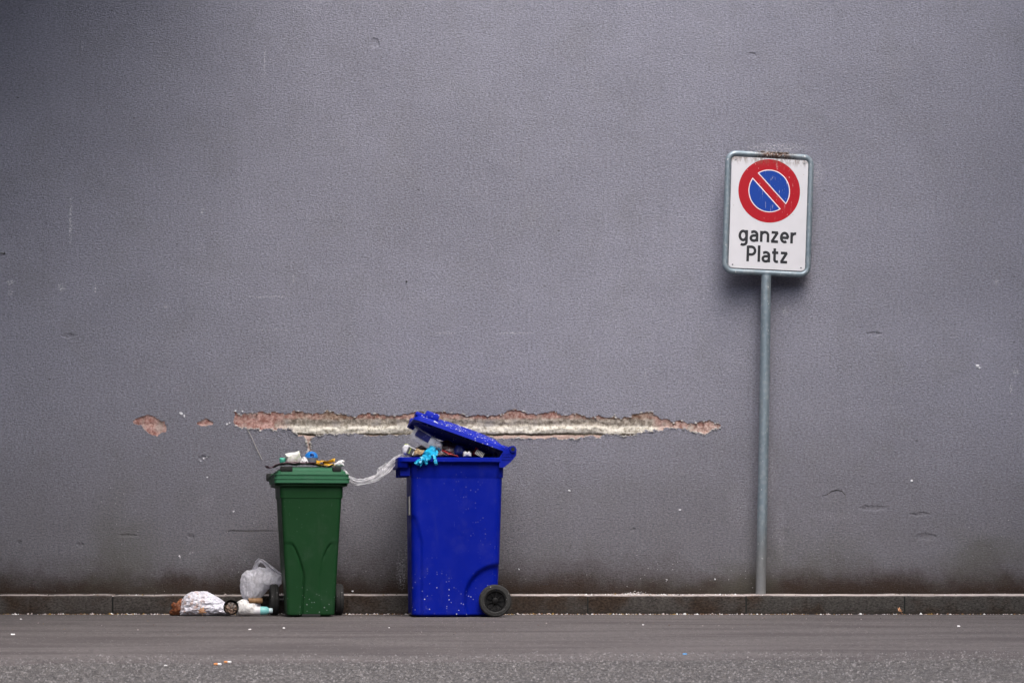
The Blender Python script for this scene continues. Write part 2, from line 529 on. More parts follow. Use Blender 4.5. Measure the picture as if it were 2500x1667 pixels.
M = {}
M['stucco'] = wall_material()
M['mortar'] = mortar_material()
M['plaster_edge'] = simple('broken_plaster', (0.50, 0.47, 0.45), .95, .35, 60, .6)
M['base_coat'] = simple('base_coat', (0.07, 0.065, 0.062), .95, .3, 30, .5)
M['kerb'] = kerb_material()
M['dust'] = simple('pale_dust', (0.42, 0.37, 0.355), .97, .40, 45, .6, .1)
M['asphalt'] = asphalt_material('smooth_asphalt', False)
M['road'] = asphalt_material('coarse_asphalt', True)
M['blue'] = plastic_material('blue_plastic', (0.0001, 0.0085, 0.262), .05, 1.0, 3.1)
M['blue_lid'] = plastic_material('sky_lightened_blue_plastic', (0.006, 0.018, 0.36), .10, 1.0, 1.7)  # lid blue made lighter to stand in for the sky's reflection
M['green'] = plastic_material('green_plastic', (0.0085, 0.043, 0.014), .05, .35, 8.3)
M['green_lid'] = plastic_material('lighter_green_plastic', (0.030, 0.115, 0.060), .12, .2, 5.3)  # lid green, paler than the body
M['black'] = simple('black_plastic', (0.010, 0.010, 0.011), .5, .3, 40)
M['rim'] = simple('rim_black', (0.0045, 0.0045, 0.005), .6, .3, 40, 0, .2)
M['void'] = simple('dark_recess', (0.004, 0.006, 0.005), .8, .2, 40)


def tyre_material():
    t = NT('dusty_rubber')
    c = t.mix(t.noise(30, 4, .65), (0.006, 0.006, 0.006), (0.026, 0.026, 0.025))
    c = t.mix(t.math('MULTIPLY', t.rng(t.voro(85), .25, .16), t.rng(t.noise(22, 2), .55, .62)), c, (0.45, 0.45, 0.46))
    return t.fin(c, .75, t.bump(t.noise(90, 3), .5, .003))


M['tyre'] = tyre_material()


def galvanised():
    t = NT('galvanised_steel')
    c = t.mix(t.noise(18, 4, .6, t.scale(1, 1, .25)), (0.10, 0.15, 0.185), (0.29, 0.345, 0.38))
    c = t.mix(t.rng(t.voro(34), .2, .6, .2, 0), c, (0.45, 0.48, 0.50))
    c = t.mix(t.math('MULTIPLY', t.rng(t.noise(5, 4, .6, t.scale(3, 3, .6)), .55, .72), .5), c, (0.17, 0.19, 0.19))
    z = t.xyz()[2]
    c = t.mix(t.rng(z, .55, .15, 0, .6), c, (0.20, 0.18, 0.165))
    s = t.math('MULTIPLY', t.rng(t.noise(60, 3, .7, t.scale(1, 1, .5)), .66, .72), .7)
    c = t.mix(s, c, (0.72, 0.72, 0.72))
    # rusty grime with droppings at the top rail
    X = t.xyz()[0]
    ox, oz = P(1893, 372, -.13).x - P(1857, 1444, -.13).x, P(1893, 372, -.13).z - P(1857, 1444, -.13).z
    m = t.math('MULTIPLY', t.box(X, z, ox, oz, .105, .03, .6), t.rng(t.noise(55, 4, .7, t.scale(1.6, 1, .5)), .36, .50))
    c = t.mix(m, c, (0.075, 0.034, 0.018))
    m = t.math('MULTIPLY', t.box(X, z, ox, oz, .15, .03, .6), t.rng(t.noise(70, 4, .7), .56, .64))
    c = t.mix(m, c, (0.62, 0.58, 0.55))
    return t.fin(c, t.rng(t.noise(25, 3), .3, .7, .38, .6), t.bump(t.noise(40, 4), .25, .003), Metallic=.35)


M['steel'] = galvanised()


def sign_paint(name, col, streak=(.75, .72, .70), amount=1.0):
    """faded enamel, scuffed and spattered by run-down droppings right of the middle"""
    t = NT(name)
    X, Y, Z = t.xyz()
    c = t.mix(t.noise(9, 4, .6), tuple(x * .9 for x in col), tuple(min(1, x * 1.05) for x in col))
    run = t.rng(t.noise(1.0, 4, .7, t.scale(130, 1, 12)), .61, .67)
    zone = t.math('MULTIPLY', t.rng(t.math('ABSOLUTE', t.math('SUBTRACT', X, .055)), .15, .03), t.rng(Z, -.06, .12))
    c = t.mix(t.math('MULTIPLY', t.math('MULTIPLY', run, zone), amount), c, streak)
    spot = t.math('MULTIPLY', t.rng(t.voro(55), .26, .16), t.rng(t.noise(11, 3), .60, .66))
    edge = t.math('MULTIPLY', t.rng(Z, .285, .34), t.rng(t.noise(50, 4, .7, t.scale(1.5, 1, .6)), .42, .62))
    c = t.mix(t.math('MULTIPLY', edge, .7), c, (.15, .10, .07))
    c = t.mix(t.math('MULTIPLY', spot, amount * .8), c, streak)
    return t.fin(c, .42, t.bump(t.noise(7, 2), .1, .01), **{'Specular IOR Level': .4})


M['sign_white'] = sign_paint('sign_white', (0.62, 0.62, 0.65), (0.28, 0.23, 0.18), .5)
M['sign_red'] = sign_paint('sign_red', (0.38, 0.003, 0.012))
M['sign_blue'] = sign_paint('sign_blue', (0.003, 0.045, 0.30))
M['sign_line'] = simple('sign_line', (0.78, 0.70, 0.72), .45, .06, 20)
M['sign_black'] = simple('sign_black', (0.012, 0.013, 0.017), .5, .2, 60)

# ------------------------------------------------------------------ ground
def seam_y(x):
    return -5.52 + 0.135 * x + 0.22 * fbm((x * 1.1, 3, 0)) + .10 * fbm((x * 7, 1, 0))


bm = bmesh.new()
vs = [bm.verts.new(p) for p in ((-90, -120, -.006), (90, -120, -.006), (90, 1, -.006), (-90, 1, -.006))]
bm.faces.new(vs)
tag(link('road', bm, M['road'], None, False), kind='structure')
bm = bmesh.new()
xs = [-90, -40, -15] + [-8 + .04 * i for i in range(401)] + [15, 40, 90]
top, bot, low = [], [], []
for x in xs:
    xx = max(-8, min(8, x))
    top.append(bm.verts.new((x, .5, 0)))
    bot.append(bm.verts.new((x, seam_y(xx), 0)))
    low.append(bm.verts.new((x, seam_y(xx) - .45, -.0064)))
for i in range(len(xs) - 1):
    bm.faces.new((bot[i], bot[i + 1], top[i + 1], top[i]))
    bm.faces.new((low[i], low[i + 1], bot[i + 1], bot[i]))
tag(link('pavement', bm, M['asphalt'], None, False), kind='structure')



# aggregate standing proud of the asphalt: too many to count
def stones(name, n, place, smin, smax, cols, sink):
    import numpy as np
    rg = np.random.default_rng(11 + n)
    pos = place(rg, n)
    sz = rg.uniform(smin, smax, n)
    ang = rg.uniform(0, 6.28, n)
    V = np.zeros((n, 5, 3))
    for k in range(4):
        a = ang + k * math.pi / 2 + rg.uniform(-.35, .35, n)
        r_ = sz * rg.uniform(.55, 1.0, n)
        V[:, k, 0], V[:, k, 1], V[:, k, 2] = pos[:, 0] + np.cos(a) * r_, pos[:, 1] + np.sin(a) * r_, pos[:, 2] - sink
    V[:, 4, 0] = pos[:, 0] + rg.uniform(-.3, .3, n) * sz
    V[:, 4, 1] = pos[:, 1] + rg.uniform(-.3, .3, n) * sz
    V[:, 4, 2] = pos[:, 2] + sz * rg.uniform(.25, .6, n)
    b = (np.arange(n) * 5)[:, None, None]
    T = (b + np.array([[0, 1, 4], [1, 2, 4], [2, 3, 4], [3, 0, 4]])[None]).reshape(-1, 3)
    me = bpy.data.meshes.new(name)
    me.vertices.add(n * 5)
    me.vertices.foreach_set('co', V.reshape(-1))
    me.loops.add(len(T) * 3)
    me.loops.foreach_set('vertex_index', T.reshape(-1).astype('i'))
    me.polygons.add(len(T))
    me.polygons.foreach_set('loop_start', (np.arange(len(T)) * 3).astype('i'))
    for m in cols:
        me.materials.append(m)
    me.polygons.foreach_set('material_index', np.repeat(rg.integers(0, len(cols), n), 4).astype('i'))
    me.update()
    me.validate()
    o = bpy.data.objects.new(name, me)
    COL.objects.link(o)
    return tag(o, kind='stuff')


agg = [simple('aggregate_dark', (.060, .057, .058), .9, .3, 50), simple('aggregate_mid', (.125, .118, .119), .9, .3, 50), simple('aggregate_light', (.21, .20, .20), .9, .25, 50)]


def place_coarse(rg, n):
    import numpy as np
    p = np.zeros((n, 3))
    y = rg.uniform(-8.6, 0.0, n)
    p[:, 1] = -8.6 + (rg.uniform(0, 1, n) ** .9) * 3.6
    p[:, 0] = rg.uniform(-2.7, 2.7, n)
    sy = np.array([seam_y(float(x)) for x in p[:, 0]])
    over = p[:, 1] > sy + rg.exponential(.08, n)
    p[over, 1] = sy[over] - rg.uniform(0, 2.2, int(over.sum()))
    p[:, 2] = np.where(p[:, 1] > sy, .0, np.maximum(-.006, (p[:, 1] - sy) * .0142))
    return p


def place_smooth(rg, n):
    import numpy as np
    p = np.zeros((n, 3))
    p[:, 0] = rg.uniform(-3.3, 3.3, n)
    p[:, 1] = -.27 - rg.uniform(0, 1, n) ** 1.1 * 5.2
    return p


stones('road_aggregate', 26000, place_coarse, .0035, .0085, agg, .002)
stones('pavement_aggregate', 22000, place_smooth, .002, .0048, agg, .0015)

# ------------------------------------------------------------------ kerb: metre-long stones
KF = -0.25
kerb = empty('kerb', (0, KF, 0))
tag(kerb, 'long low dark concrete kerb of metre-long stones running along the foot of the wall', 'kerb')
joints = []
x = P(1435, 1475, KF).x
sp = .975
k0 = -12
for k in range(k0, 14):
    a, b = x + k * sp, x + (k + 1) * sp
    if b < -9 or a > 9:
        continue
    bm = bmesh.new()
    dy = random.uniform(-.003, .003)
    dz = random.uniform(-.002, .002)
    L = (b - a) / 2 - .0045
    nseg = 40
    prof = [(.002, -.10), (.0, .0), (.0, .098), (.002, .108), (.007, .1145), (.016, .1165), (.06, .1178), (.15, .120), (.252, .123)]
    rings = []
    for i in range(nseg + 1):
        xx = -L + 2 * L * i / nseg
        edge = .0015 if i in (0, nseg) else 0
        ring = []
        for (py_, pz_) in prof:
            q = (a + xx) * 7
            wob = (.0030 * fbm((q, pz_ * 30, 5)) + .0045 * min(0, fbm((q * 2.3, pz_ * 18, 9)) + .25)) if .05 < pz_ else .0008 * fbm((q, pz_ * 30, 2))
            ring.append(bm.verts.new((xx, py_ + wob + dy + edge, pz_ + (wob * .9 if pz_ > .09 else 0) + dz - edge)))
        rings.append(ring)
    for i in range(nseg):
        for j in range(len(prof) - 1):
            bm.faces.new((rings[i][j], rings[i + 1][j], rings[i + 1][j + 1], rings[i][j + 1]))
    for ring in (rings[0], rings[-1]):
        bm.faces.new(ring if ring is rings[0] else ring[::-1])
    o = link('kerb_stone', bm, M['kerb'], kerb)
    o.location = ((a + b) / 2, 0, 0)
    joints.append(b)
# mortar bed seen in the joints
bm = bmesh.new()
box(bm, (0, .133, -.0), (8.8, .12, .108))
link('mortar_bed', bm, M['void'], kerb, False)

# ------------------------------------------------------------------ the building: plastered wall with broken strip
bld = empty('building', (0, 0, 0))
tag(bld, 'grey stucco building wall with a long strip of broken plaster behind the bins', 'wall')


def jag(pts, amp, lev=3):
    for _ in range(lev):
        out = []
        for i, p in enumerate(pts):
            q = pts[(i + 1) % len(pts)]
            d = (q - p)
            L = d.length
            out.append(p)
            if L > 2.2:
                nrm = Vector((-d.y, d.x)).normalized()
                out.append((p + q) / 2 + nrm * random.uniform(-1, 1) * min(amp, L * .28))
        pts = out
        amp *= .6
    return pts


def z7(l):
    return [Vector((300 + a * .2976, 980 + b * .2976)) for a, b in l]


main = [(571, 1005), (586, 1014), (598, 1008), (657, 1007), (699, 1011), (717, 1001), (726, 1004), (743, 1008), (788, 1009), (800, 1000), (812, 1003),
        (827, 1011), (850, 1016), (883, 1010), (910, 1012), (955, 1013), (999, 1009), (1037, 1009), (1083, 1003), (1090, 1008), (1121, 1010), (1152, 1014),
        (1167, 1011), (1213, 1013), (1223, 1010), (1238, 1001), (1254, 998), (1279, 1003), (1289, 1011), (1328, 1008), (1343, 1001), (1358, 1004), (1376, 1013),
        (1424, 1014), (1440, 1021), (1463, 1013), (1501, 1013), (1514, 1021), (1542, 1016), (1567, 1005), (1583, 1003), (1598, 1013), (1618, 1023), (1644, 1031),
        (1657, 1026), (1672, 1030), (1725, 1028), (1743, 1032), (1760, 1036),
        (1754, 1048), (1731, 1055), (1705, 1054), (1682, 1049), (1644, 1045), (1618, 1050), (1588, 1054), (1557, 1056), (1539, 1062), (1519, 1063), (1506, 1059),
        (1465, 1068), (1417, 1067), (1391, 1069), (1343, 1068), (1269, 1069), (1200, 1066), (1100, 1064), (1006, 1056), (946, 1062), (865, 1056), (836, 1059),
        (791, 1059), (766, 1066), (760, 1074), (761, 1101), (749, 1104), (748, 1075), (740, 1063), (717, 1056), (705, 1044), (672, 1051), (636, 1051), (621, 1045), (586, 1044),
        (577, 1037), (574, 1013)]
holes_px = [jag([Vector(p) for p in main], 6.0, 4),
            jag(z7([(80, 160), (130, 130), (200, 105), (260, 125), (300, 150), (345, 165), (350, 190), (355, 250), (310, 260), (280, 290), (240, 275), (190, 240), (150, 190), (100, 185)]), 2, 2),
            jag(z7([(605, 175), (650, 150), (690, 138), (740, 165), (735, 190), (680, 202), (620, 190)]), 2, 2)]
ribbon_cracks = [[(554, 1300), (558, 1296), (566, 1294.5), (600, 1296), (640, 1295), (690, 1296)],
                 [(2007, 1211), (2022, 1206), (2031, 1199), (2042, 1196.5), (2056, 1199), (2063, 1207), (2065, 1215)]]
for cr in ribbon_cracks:
    up, dn = [], []
    n = len(cr)
    for i, (a, b) in enumerate(cr):
        p0, p1 = cr[max(0, i - 1)], cr[min(n - 1, i + 1)]
        d = Vector((p1[0] - p0[0], p1[1] - p0[1])).normalized()
        nr = Vector((d.y, -d.x))
        w = .30 + 1.15 * math.sin(math.pi * (i + .3) / (n - .4)) ** .6
        up.append(Vector((a, b)) + nr * w)
        dn.append(Vector((a, b)) - nr * w * .55)
    holes_px.append(up + dn[::-1])
holes = [[(lambda q: Vector((q.x, q.z)))(P(p.x, p.y, 0)) for p in h] for h in holes_px]


def inside(p, poly):
    c = False
    j = len(poly) - 1
    for i in range(len(poly)):
        a, b = poly[i], poly[j]
        if (a.y > p.y) != (b.y > p.y) and p.x < (b.x - a.x) * (p.y - a.y) / (b.y - a.y) + a.x:
            c = not c
        j = i
    return c


WX0, WX1, WZ0, WZ1 = -3.9, 5.4, -.02, 11.0
v2 = [Vector(p) for p in ((WX0, WZ0), (WX1, WZ0), (WX1, WZ1), (WX0, WZ1))]
e2 = [(0, 1), (1, 2), (2, 3), (3, 0)]
for h in holes:
    b = len(v2)
    v2 += h
    e2 += [(b + i, b + (i + 1) % len(h)) for i in range(len(h))]
ov, oe, of, _, _, _ = delaunay_2d_cdt(v2, e2, [], 0, 1e-6)
verts = [(p.x, 0, p.y) for p in ov]
faces, mi = [], []
bbs = [(min(p.x for p in h), max(p.x for p in h), min(p.y for p in h), max(p.y for p in h)) for h in holes]
for f in of:
    c = (ov[f[0]] + ov[f[1]] + ov[f[2]]) / 3
    if any(bb[0] <= c.x <= bb[1] and bb[2] <= c.y <= bb[3] and inside(c, h) for h, bb in zip(holes, bbs)):
        continue
    faces.append(f)
    mi.append(0)
for h in holes:
    b = len(verts)
    n = len(h)
    cx = sum((p for p in h), Vector((0, 0))) / n
    verts += [(p.x, 0, p.y) for p in h] + [(p.x + random.uniform(-.002, .002), .021, p.y + random.uniform(-.002, .002)) for p in h]
    for i in range(n):
        j = (i + 1) % n
        faces.append((b + i, b + j, b + n + j, b + n + i))
        mi.append(1)
o = link_py('plaster_coat', verts, faces, [M['stucco'], M['plaster_edge']], bld, False)
o.data.polygons.foreach_set('material_index', mi)
bm = bmesh.new()
bm.faces.new([bm.verts.new(p) for p in ((WX0, .026, WZ0), (WX1, .026, WZ0), (WX1, .026, WZ1), (WX0, .026, WZ1))])
link('base_coat', bm, M['base_coat'], bld, False)

# exposed layers inside each hole, with their own relief
zc = P(0, 1036, .012).z
for hi, bb in enumerate(bbs[:3]):
    x0, x1, y0, y1 = bb[0] - .01, bb[1] + .01, bb[2] - .01, bb[3] + .01
    st = .0055 if hi == 0 else .005
    nx, nz = int((x1 - x0) / st) + 1, int((y1 - y0) / st) + 1
    vv, ff = [], []
    for j in range(nz + 1):
        for i in range(nx + 1):
            xx, zz = x0 + (x1 - x0) * i / nx, y0 + (y1 - y0) * j / nz
            d = .0065 + .0035 * fbm((xx * 16, zz * 26, 1)) + .0026 * fbm((xx * 70, zz * 70, 4), 2)
            if hi == 0:
                v = zz - zc + .03 * .5 * fbm((xx * 5, 0, zz * 1.5))
                mid = max(0, min(1, (xx - P(690, 0, 0).x) / .2)) * max(0, min(1, (P(1610, 0, 0).x - xx) / .2))
                bulge = math.exp(-((v + .034) / .018) ** 2) * (.005 + .007 * fbm((xx * 14, 5, zz * 30)))
                crev = math.exp(-((v + .066) / .006) ** 2) * .012 * (.7 + .6 * fbm((xx * 9, 2, 0)))
                d += mid * (-bulge + crev) + mid * .004 * math.exp(-((v - .0) / .012) ** 2)
            vv.append((xx, min(d, .024), zz))
    for j in range(nz):
        for i in range(nx):
            a = j * (nx + 1) + i
            ff.append((a, a + 1, a + nx + 2, a + nx + 1))
    link_py('exposed_mortar', vv, ff, M['mortar'], bld, True, 70)

# loose lips of plaster curling off below the strip, and small flakes stuck to the wall
def chip(bm, c, sx, sz, sy, rot):
    n = 7
    ring = []
    for k in range(n):
        a = 2 * math.pi * k / n + random.uniform(-.25, .25)
        r = random.uniform(.65, 1.1)
        q = Matrix.Rotation(rot, 2) @ Vector((math.cos(a) * sx * r, math.sin(a) * sz * r))
        ring.append((q.x, q.y))
    A = [bm.verts.new((c.x + q[0], c.y, c.z + q[1])) for q in ring]
    B = [bm.verts.new((c.x + q[0] * .75, c.y - sy, c.z + q[1] * .75 - sz * .1)) for q in ring]
    for k in range(n):
        bm.faces.new((A[k], A[(k + 1) % n], B[(k + 1) % n], B[k]))
    bm.faces.new(B)


bm = bmesh.new()
h0 = holes[0]
for i in range(0, len(h0)):
    p = h0[i]
    lower = p.y < zc - .02
    if random.random() < (.42 if lower else .12):
        chip(bm, Vector((p.x, .002, p.y + random.uniform(-.006, .003))), random.uniform(.003, .011), random.uniform(.002, .006), random.uniform(.004, .012), random.uniform(-.4, .4))
o = link('plaster_crumbs', bm, simple('chalky_plaster', (.50, .48, .46), .95, .25, 60), bld, False)
tag(o, kind='stuff')
bm = bmesh.new()
tube(bm, [P(603, 1046, -.004), P(615, 1068, -.010), P(628, 1098, -.008), P(640, 1122, -.004)], .0017, 6)
link('net_thread', bm, simple('pale_thread', (.42, .40, .36), .9), bld)
m_flake = simple('white_flake', (.68, .68, .72), .8, .15, 60)
for (px, py, sx, sz, rot) in ((2226, 1173, 5, 4, .3), (1390, 1197, 6, 2.5, -.2), (1267, 1389, 2, 4, .4), (1746, 1413, 3, 3.5, .5), (1628, 1414, 2, 2.5, .4), (1660, 1244, 5, 2.5, .2), (861, 1442, 4, 3, 0), (438, 1357, 3, 4, .3),
                                (2386, 893, 8, 5, .3), (2391, 898, 4, 4, .1), (442, 1009, 7, 4, -.4), (450, 1015, 3, 5, .2), (554, 1035, 5, 4, .2), (560, 1032, 3, 3, 0), (497, 1119, 3, 3, 0), (505, 1115, 2, 2, 0), (506, 1165, 3, 2.5, 0), (490, 1125, 3, 2, .4), (570, 1248, 4, 2.5, .5), (2470, 1010, 2, 2, 0), (575, 1003, 4, 3, .2), (592, 1004, 3, 4, 0)):
    bm = bmesh.new()
    c = P(px, py, 0)
    chip(bm, c + Vector((0, .001, 0)), sx * .8 / 390, sz * .8 / 390, .008, rot)
    link('plaster_flake', bm, m_flake, bld, False)

# unseen wings, added on both sides to darken the ends of the wall
M['shade_wing'] = simple('shade_wing_render', (0.085, 0.080, 0.085), .95, .15, 6, .3)
M['glass'] = simple('window_glass', (0.02, 0.025, 0.03), .08, .1, 3)
M['frame'] = simple('window_frame', (0.5, 0.5, 0.5), .5, .1, 20)
def shade_wing(cx, cy, hx, hy, h, face, wins):
    """face: (axis, side, plane); added windows sit a little proud of the inner face"""
    bm = bmesh.new()
    box(bm, (cx, cy, h / 2 - .1), (hx, hy, h / 2 + .1))
    link('unseen_shade_wing', bm, M['shade_wing'], bld, False)
    for u in wins:
        for wz in (2.4, 5.5, 8.6):
            if wz > h - 1.2:
                continue
            fr, gl = bmesh.new(), bmesh.new()
            ax, sgn, pl = face
            for (du, dz_, hu, hz_) in ((-.55, 0, .05, .8), (.55, 0, .05, .8), (0, .75, .5, .05), (0, -.75, .5, .05), (0, 0, .03, .7)):
                c, hh = ((pl + sgn * .015, u + du, wz + dz_), (.035, hu, hz_)) if ax == 'x' else ((u + du, pl + sgn * .015, wz + dz_), (hu, .035, hz_))
                box(fr, c, hh)
            w = link('added_window', fr, M['frame'], bld, False)
            c, hh = ((pl + sgn * .002, u, wz), (.02, .5, .7)) if ax == 'x' else ((u, pl + sgn * .002, wz), (.5, .02, .7))
            box(gl, c, hh)
            link('added_pane', gl, M['glass'], w, False)


shade_wing(-6.4, -6.0, 2.5, 6.0, 11.0, ('x', 1, -3.9), (-3, -6, -9))
shade_wing(7.9, -6.0, 2.5, 6.0, 11.0, ('x', -1, 5.4), (-3, -6, -9))
# unseen slabs added overhead to shade the left and right of the wall
for (xa, xb, dep, zb) in ((-3.9, -1.35, 5.2, 6.3), (3.9, 5.4, 4.2, 6.5)):
    bm = bmesh.new()
    box(bm, ((xa + xb) / 2, -dep / 2, zb + .09), ((xb - xa) / 2, dep / 2 - .002, .09), .01)
    sl = link('unseen_shade_slab', bm, M['shade_wing'], bld, False)
    bm = bmesh.new()
    box(bm, ((xa + xb) / 2, -dep + .04, zb + .18 + .5), ((xb - xa) / 2 - .02, .03, .498))
    link('unseen_slab_edge', bm, M['shade_wing'], sl, False)
shade_wing(0, -27.0, 12.0, 2.5, 10.0, ('y', 1, -24.5), (-9, -6, -3, 0, 3, 6, 9))  # unseen facing block, added behind the camera to cut low front light

# ------------------------------------------------------------------ wheelie bins
def rrect(x0, x1, hy, r, ns=56, nc=6):
    """rounded rectangle, counter-clockwise, a fixed number of points"""
    pts = []
    cs = [(x1 - r, -hy + r, -90), (x1 - r, hy - r, 0), (x0 + r, hy - r, 90), (x0 + r, -hy + r, 180)]
    for i, (cx, cy, a0) in enumerate(cs):
        for k in range(nc + 1):
            a = R(a0 + 90 * k / nc)
            pts.append((cx + r * math.cos(a), cy + r * math.sin(a)))
        nx_, ny_, a1 = cs[(i + 1) % 4]
        pa = pts[-1]
        a = R(a1)
        pb = (nx_ + r * math.cos(a), ny_ + r * math.sin(a))
        for k in range(1, ns):
            pts.append((pa[0] + (pb[0] - pa[0]) * k / ns, pa[1] + (pb[1] - pa[1]) * k / ns))
    return pts


def loft(bm, secs, warp=None, cap0=True, cap1=True, **kw):
    rings = []
    for s in secs:
        z, x0, x1, hy, r = s
        ring = []
        for (a, b) in rrect(x0, x1, hy, r, **kw):
            p = Vector((a, b, z))
            if warp:
                p = warp(p)
            ring.append(bm.verts.new(p))
        rings.append(ring)
    n = len(rings[0])
    for A, B in zip(rings, rings[1:]):
        for k in range(n):
            bm.faces.new((A[k], A[(k + 1) % n], B[(k + 1) % n], B[k]))
    if cap0:
        bm.faces.new(rings[0][::-1])
    if cap1:
        bm.faces.new(rings[-1])
    return rings


def sstep(a, b, x):
    t = max(0, min(1, (x - a) / (b - a)))
    return t * t * (3 - 2 * t)


def wheel(parent, loc, r, w):
    bm = bmesh.new()
    h = w / 2
    prof = [(r * .66, -h * .80), (r * .72, -h * .98), (r * .80, -h), (r * .86, -h * .92), (r * .90, -h * .96), (r * .965, -h * .80), (r, -h * .42), (r, -.004), (r * .975, -.002), (r * .975, .002), (r, .004), (r, h * .42),
            (r * .965, h * .80), (r * .90, h * .96), (r * .86, h * .92), (r * .80, h), (r * .72, h * .98), (r * .66, h * .80)]
    lathe(bm, prof, 56, None, True)
    t = link('wheel', bm, M['tyre'], parent)
    t.location = loc
    bm = bmesh.new()
    lathe(bm, [(r * .655, -h * .92), (r * .655, h * .92), (r * .60, h * .92), (r * .57, h * .45), (r * .20, h * .25), (0, h * .25), ], 48)
    lathe(bm, [(r * .655, -h * .92), (r * .60, -h * .92), (r * .57, -h * .40), (r * .20, -h * .20), (r * .19, -h * .75), (r * .15, -h * .85), (0, -h * .85)], 48)
    for k in range(9):
        a = 2 * math.pi * k / 9
        box(bm, (math.cos(a) * r * .38, -h * .42, math.sin(a) * r * .38), (r * .20, h * .22, r * .022), 0, Matrix.Rotation(-a, 3, 'Y')) if False else None
        vs = box(bm, (r * .38, -h * .40, 0), (r * .19, h * .20, r * .025))
        bmesh.ops.rotate(bm, cent=(0, 0, 0), matrix=Matrix.Rotation(a, 3, 'Y'), verts=vs)
    link('rim', bm, M['rim'], t)
    return t


def bin_body(name, parent, mat, x0b, x1b, hyb, x0t, x1t, hyt, ztop, rim, inner, collar, warp, cs, r=.045):
    """tapered tub with collar and turned rim, open at the top, with a false floor inside"""
    bm = bmesh.new()
    zr, rx0, rx1, rhy, rz = rim            # rim bottom z, extents, rim top z
    secs = []
    N = 90
    z00 = .016
    for i in range(N + 1):
        f = i / N
        z = z00 + (collar - z00) * f
        secs.append((z, x0b + (x0t - x0b) * z / ztop, x1b + (x1t - x1b) * z / ztop, hyb + (hyt - hyb) * z / ztop, r))
    s0 = secs[0]
    secs.insert(0, (.001, s0[1] + .030, s0[2] - .030, s0[3] - .030, max(.012, r - .022)))
    secs.insert(1, (.0095, s0[1] + .018, s0[2] - .018, s0[3] - .018, max(.014, r - .012)))
    secs.insert(2, (.0125, s0[1] + .003, s0[2] - .003, s0[3] - .003, max(.016, r - .003)))
    t = secs[-1]
    secs += [(collar + .002, t[1] - cs * .5, t[2] + .007, t[3] + cs, r), (zr - .004, t[1] - cs, t[2] + .009, t[3] + cs * 1.3, r)]
    secs += [(zr, rx0 + .006, rx1 - .002, rhy - .003, .05), (zr + .002, rx0, rx1, rhy, .05), (rz - .004, rx0, rx1, rhy, .05), (rz, rx0 + .005, rx1 - .005, rhy - .005, .05),
             (rz, rx0 + .035, rx1 - .03, rhy - .03, .05), (rz - .006, t[1] + .012, t[2] - .012, t[3] - .010, .045), (inner, t[1] + .02, t[2] - .02, t[3] - .02, .045)]
    loft(bm, secs, warp)
    o = link('body', bm, mat, parent, True, 48)
    return o


# ---- blue bin, seen from its side, front to the left
blue = empty('wheelie_bin', (-.339, -.575, 0), R(6),
             'large blue wheeled bin, its lid propped open by overflowing rubbish', 'rubbish bin')
WX, WZ = .214, .0975


def warp_blue(p):
    q = p.copy()
    if p.z < .9:
        s = 1 if p.y > 0 else -1
        if abs(p.y) > .16:
            # wheel arch pressed into both sides
            d = math.hypot(p.x - WX - .02, (p.z - WZ) * .95)
            rec = sstep(.212, .180, d)
            q.y -= s * .026 * rec
            # pressed front corner
            fx = p.x + .29
            dz = .60 - p.z
            edge = .062 * math.sqrt(max(0, min(1, dz / .16))) if dz > 0 else -1
            if dz > 0 and p.x < -.1:
                q.y -= s * .010 * sstep(edge + .016, edge, fx)
    return q


bin_body(None, blue, M['blue'], -.276, .235, .222, -.285, .262, .262, .945, (.917, -.366, .278, .292, .944), .86, .826, warp_blue, .0012)
# front lip with comb pockets
bm = bmesh.new()
loft(bm, [(.884, -.362, -.30, .262, .018), (.888, -.366, -.30, .266, .02), (.9165, -.366, -.30, .274, .02)], None)
for k in range(7):
    box(bm, (-.318, -.225 + .075 * k, .862), (.030, .003, .026))
link('front_lip', bm, M['blue'], blue)
# brackets that carry the hinge tube, each ribbed on its outer face
for s in (-1, 1):
    bm = bmesh.new()
    pts = [(.262, .885), (.300, .915), (.335, .955), (.338, .992), (.322, 1.014), (.296, 1.010), (.262, .985), (.235, .945), (.235, .885)]
    A = [bm.verts.new((a, s * .262, b)) for a, b in pts]
    B = [bm.verts.new((a, s * .288, b)) for a, b in pts]
    bm.faces.new(A)
    bm.faces.new(B[::-1])
    for k in range(len(pts)):
        bm.faces.new((A[k], A[(k + 1) % len(pts)], B[(k + 1) % len(pts)], B[k]))
    for k in range(3):
        box(bm, (.283, s * .290, .935 + .014 * k), (.034, .003, .0025), 0, Matrix.Rotation(R(22), 3, 'Y')) if False else box(bm, (.285, s * .288, .935 + .016 * k), (.034, .004, .003))
    link('hinge_bracket', bm, M['blue'], blue)
bm = bmesh.new()
tube(bm, [(.315, -.302, .993), (.315, .302, .993)], .019, 20)
hb = link('handle_bar', bm, M['blue'], blue)
for s in (-1, 1):
    bm = bmesh.new()
    tube(bm, [(.315, s * .3005, .993), (.315, s * .3035, .993)], .0125, 18)
    link('tube_end', bm, M['void'], hb)


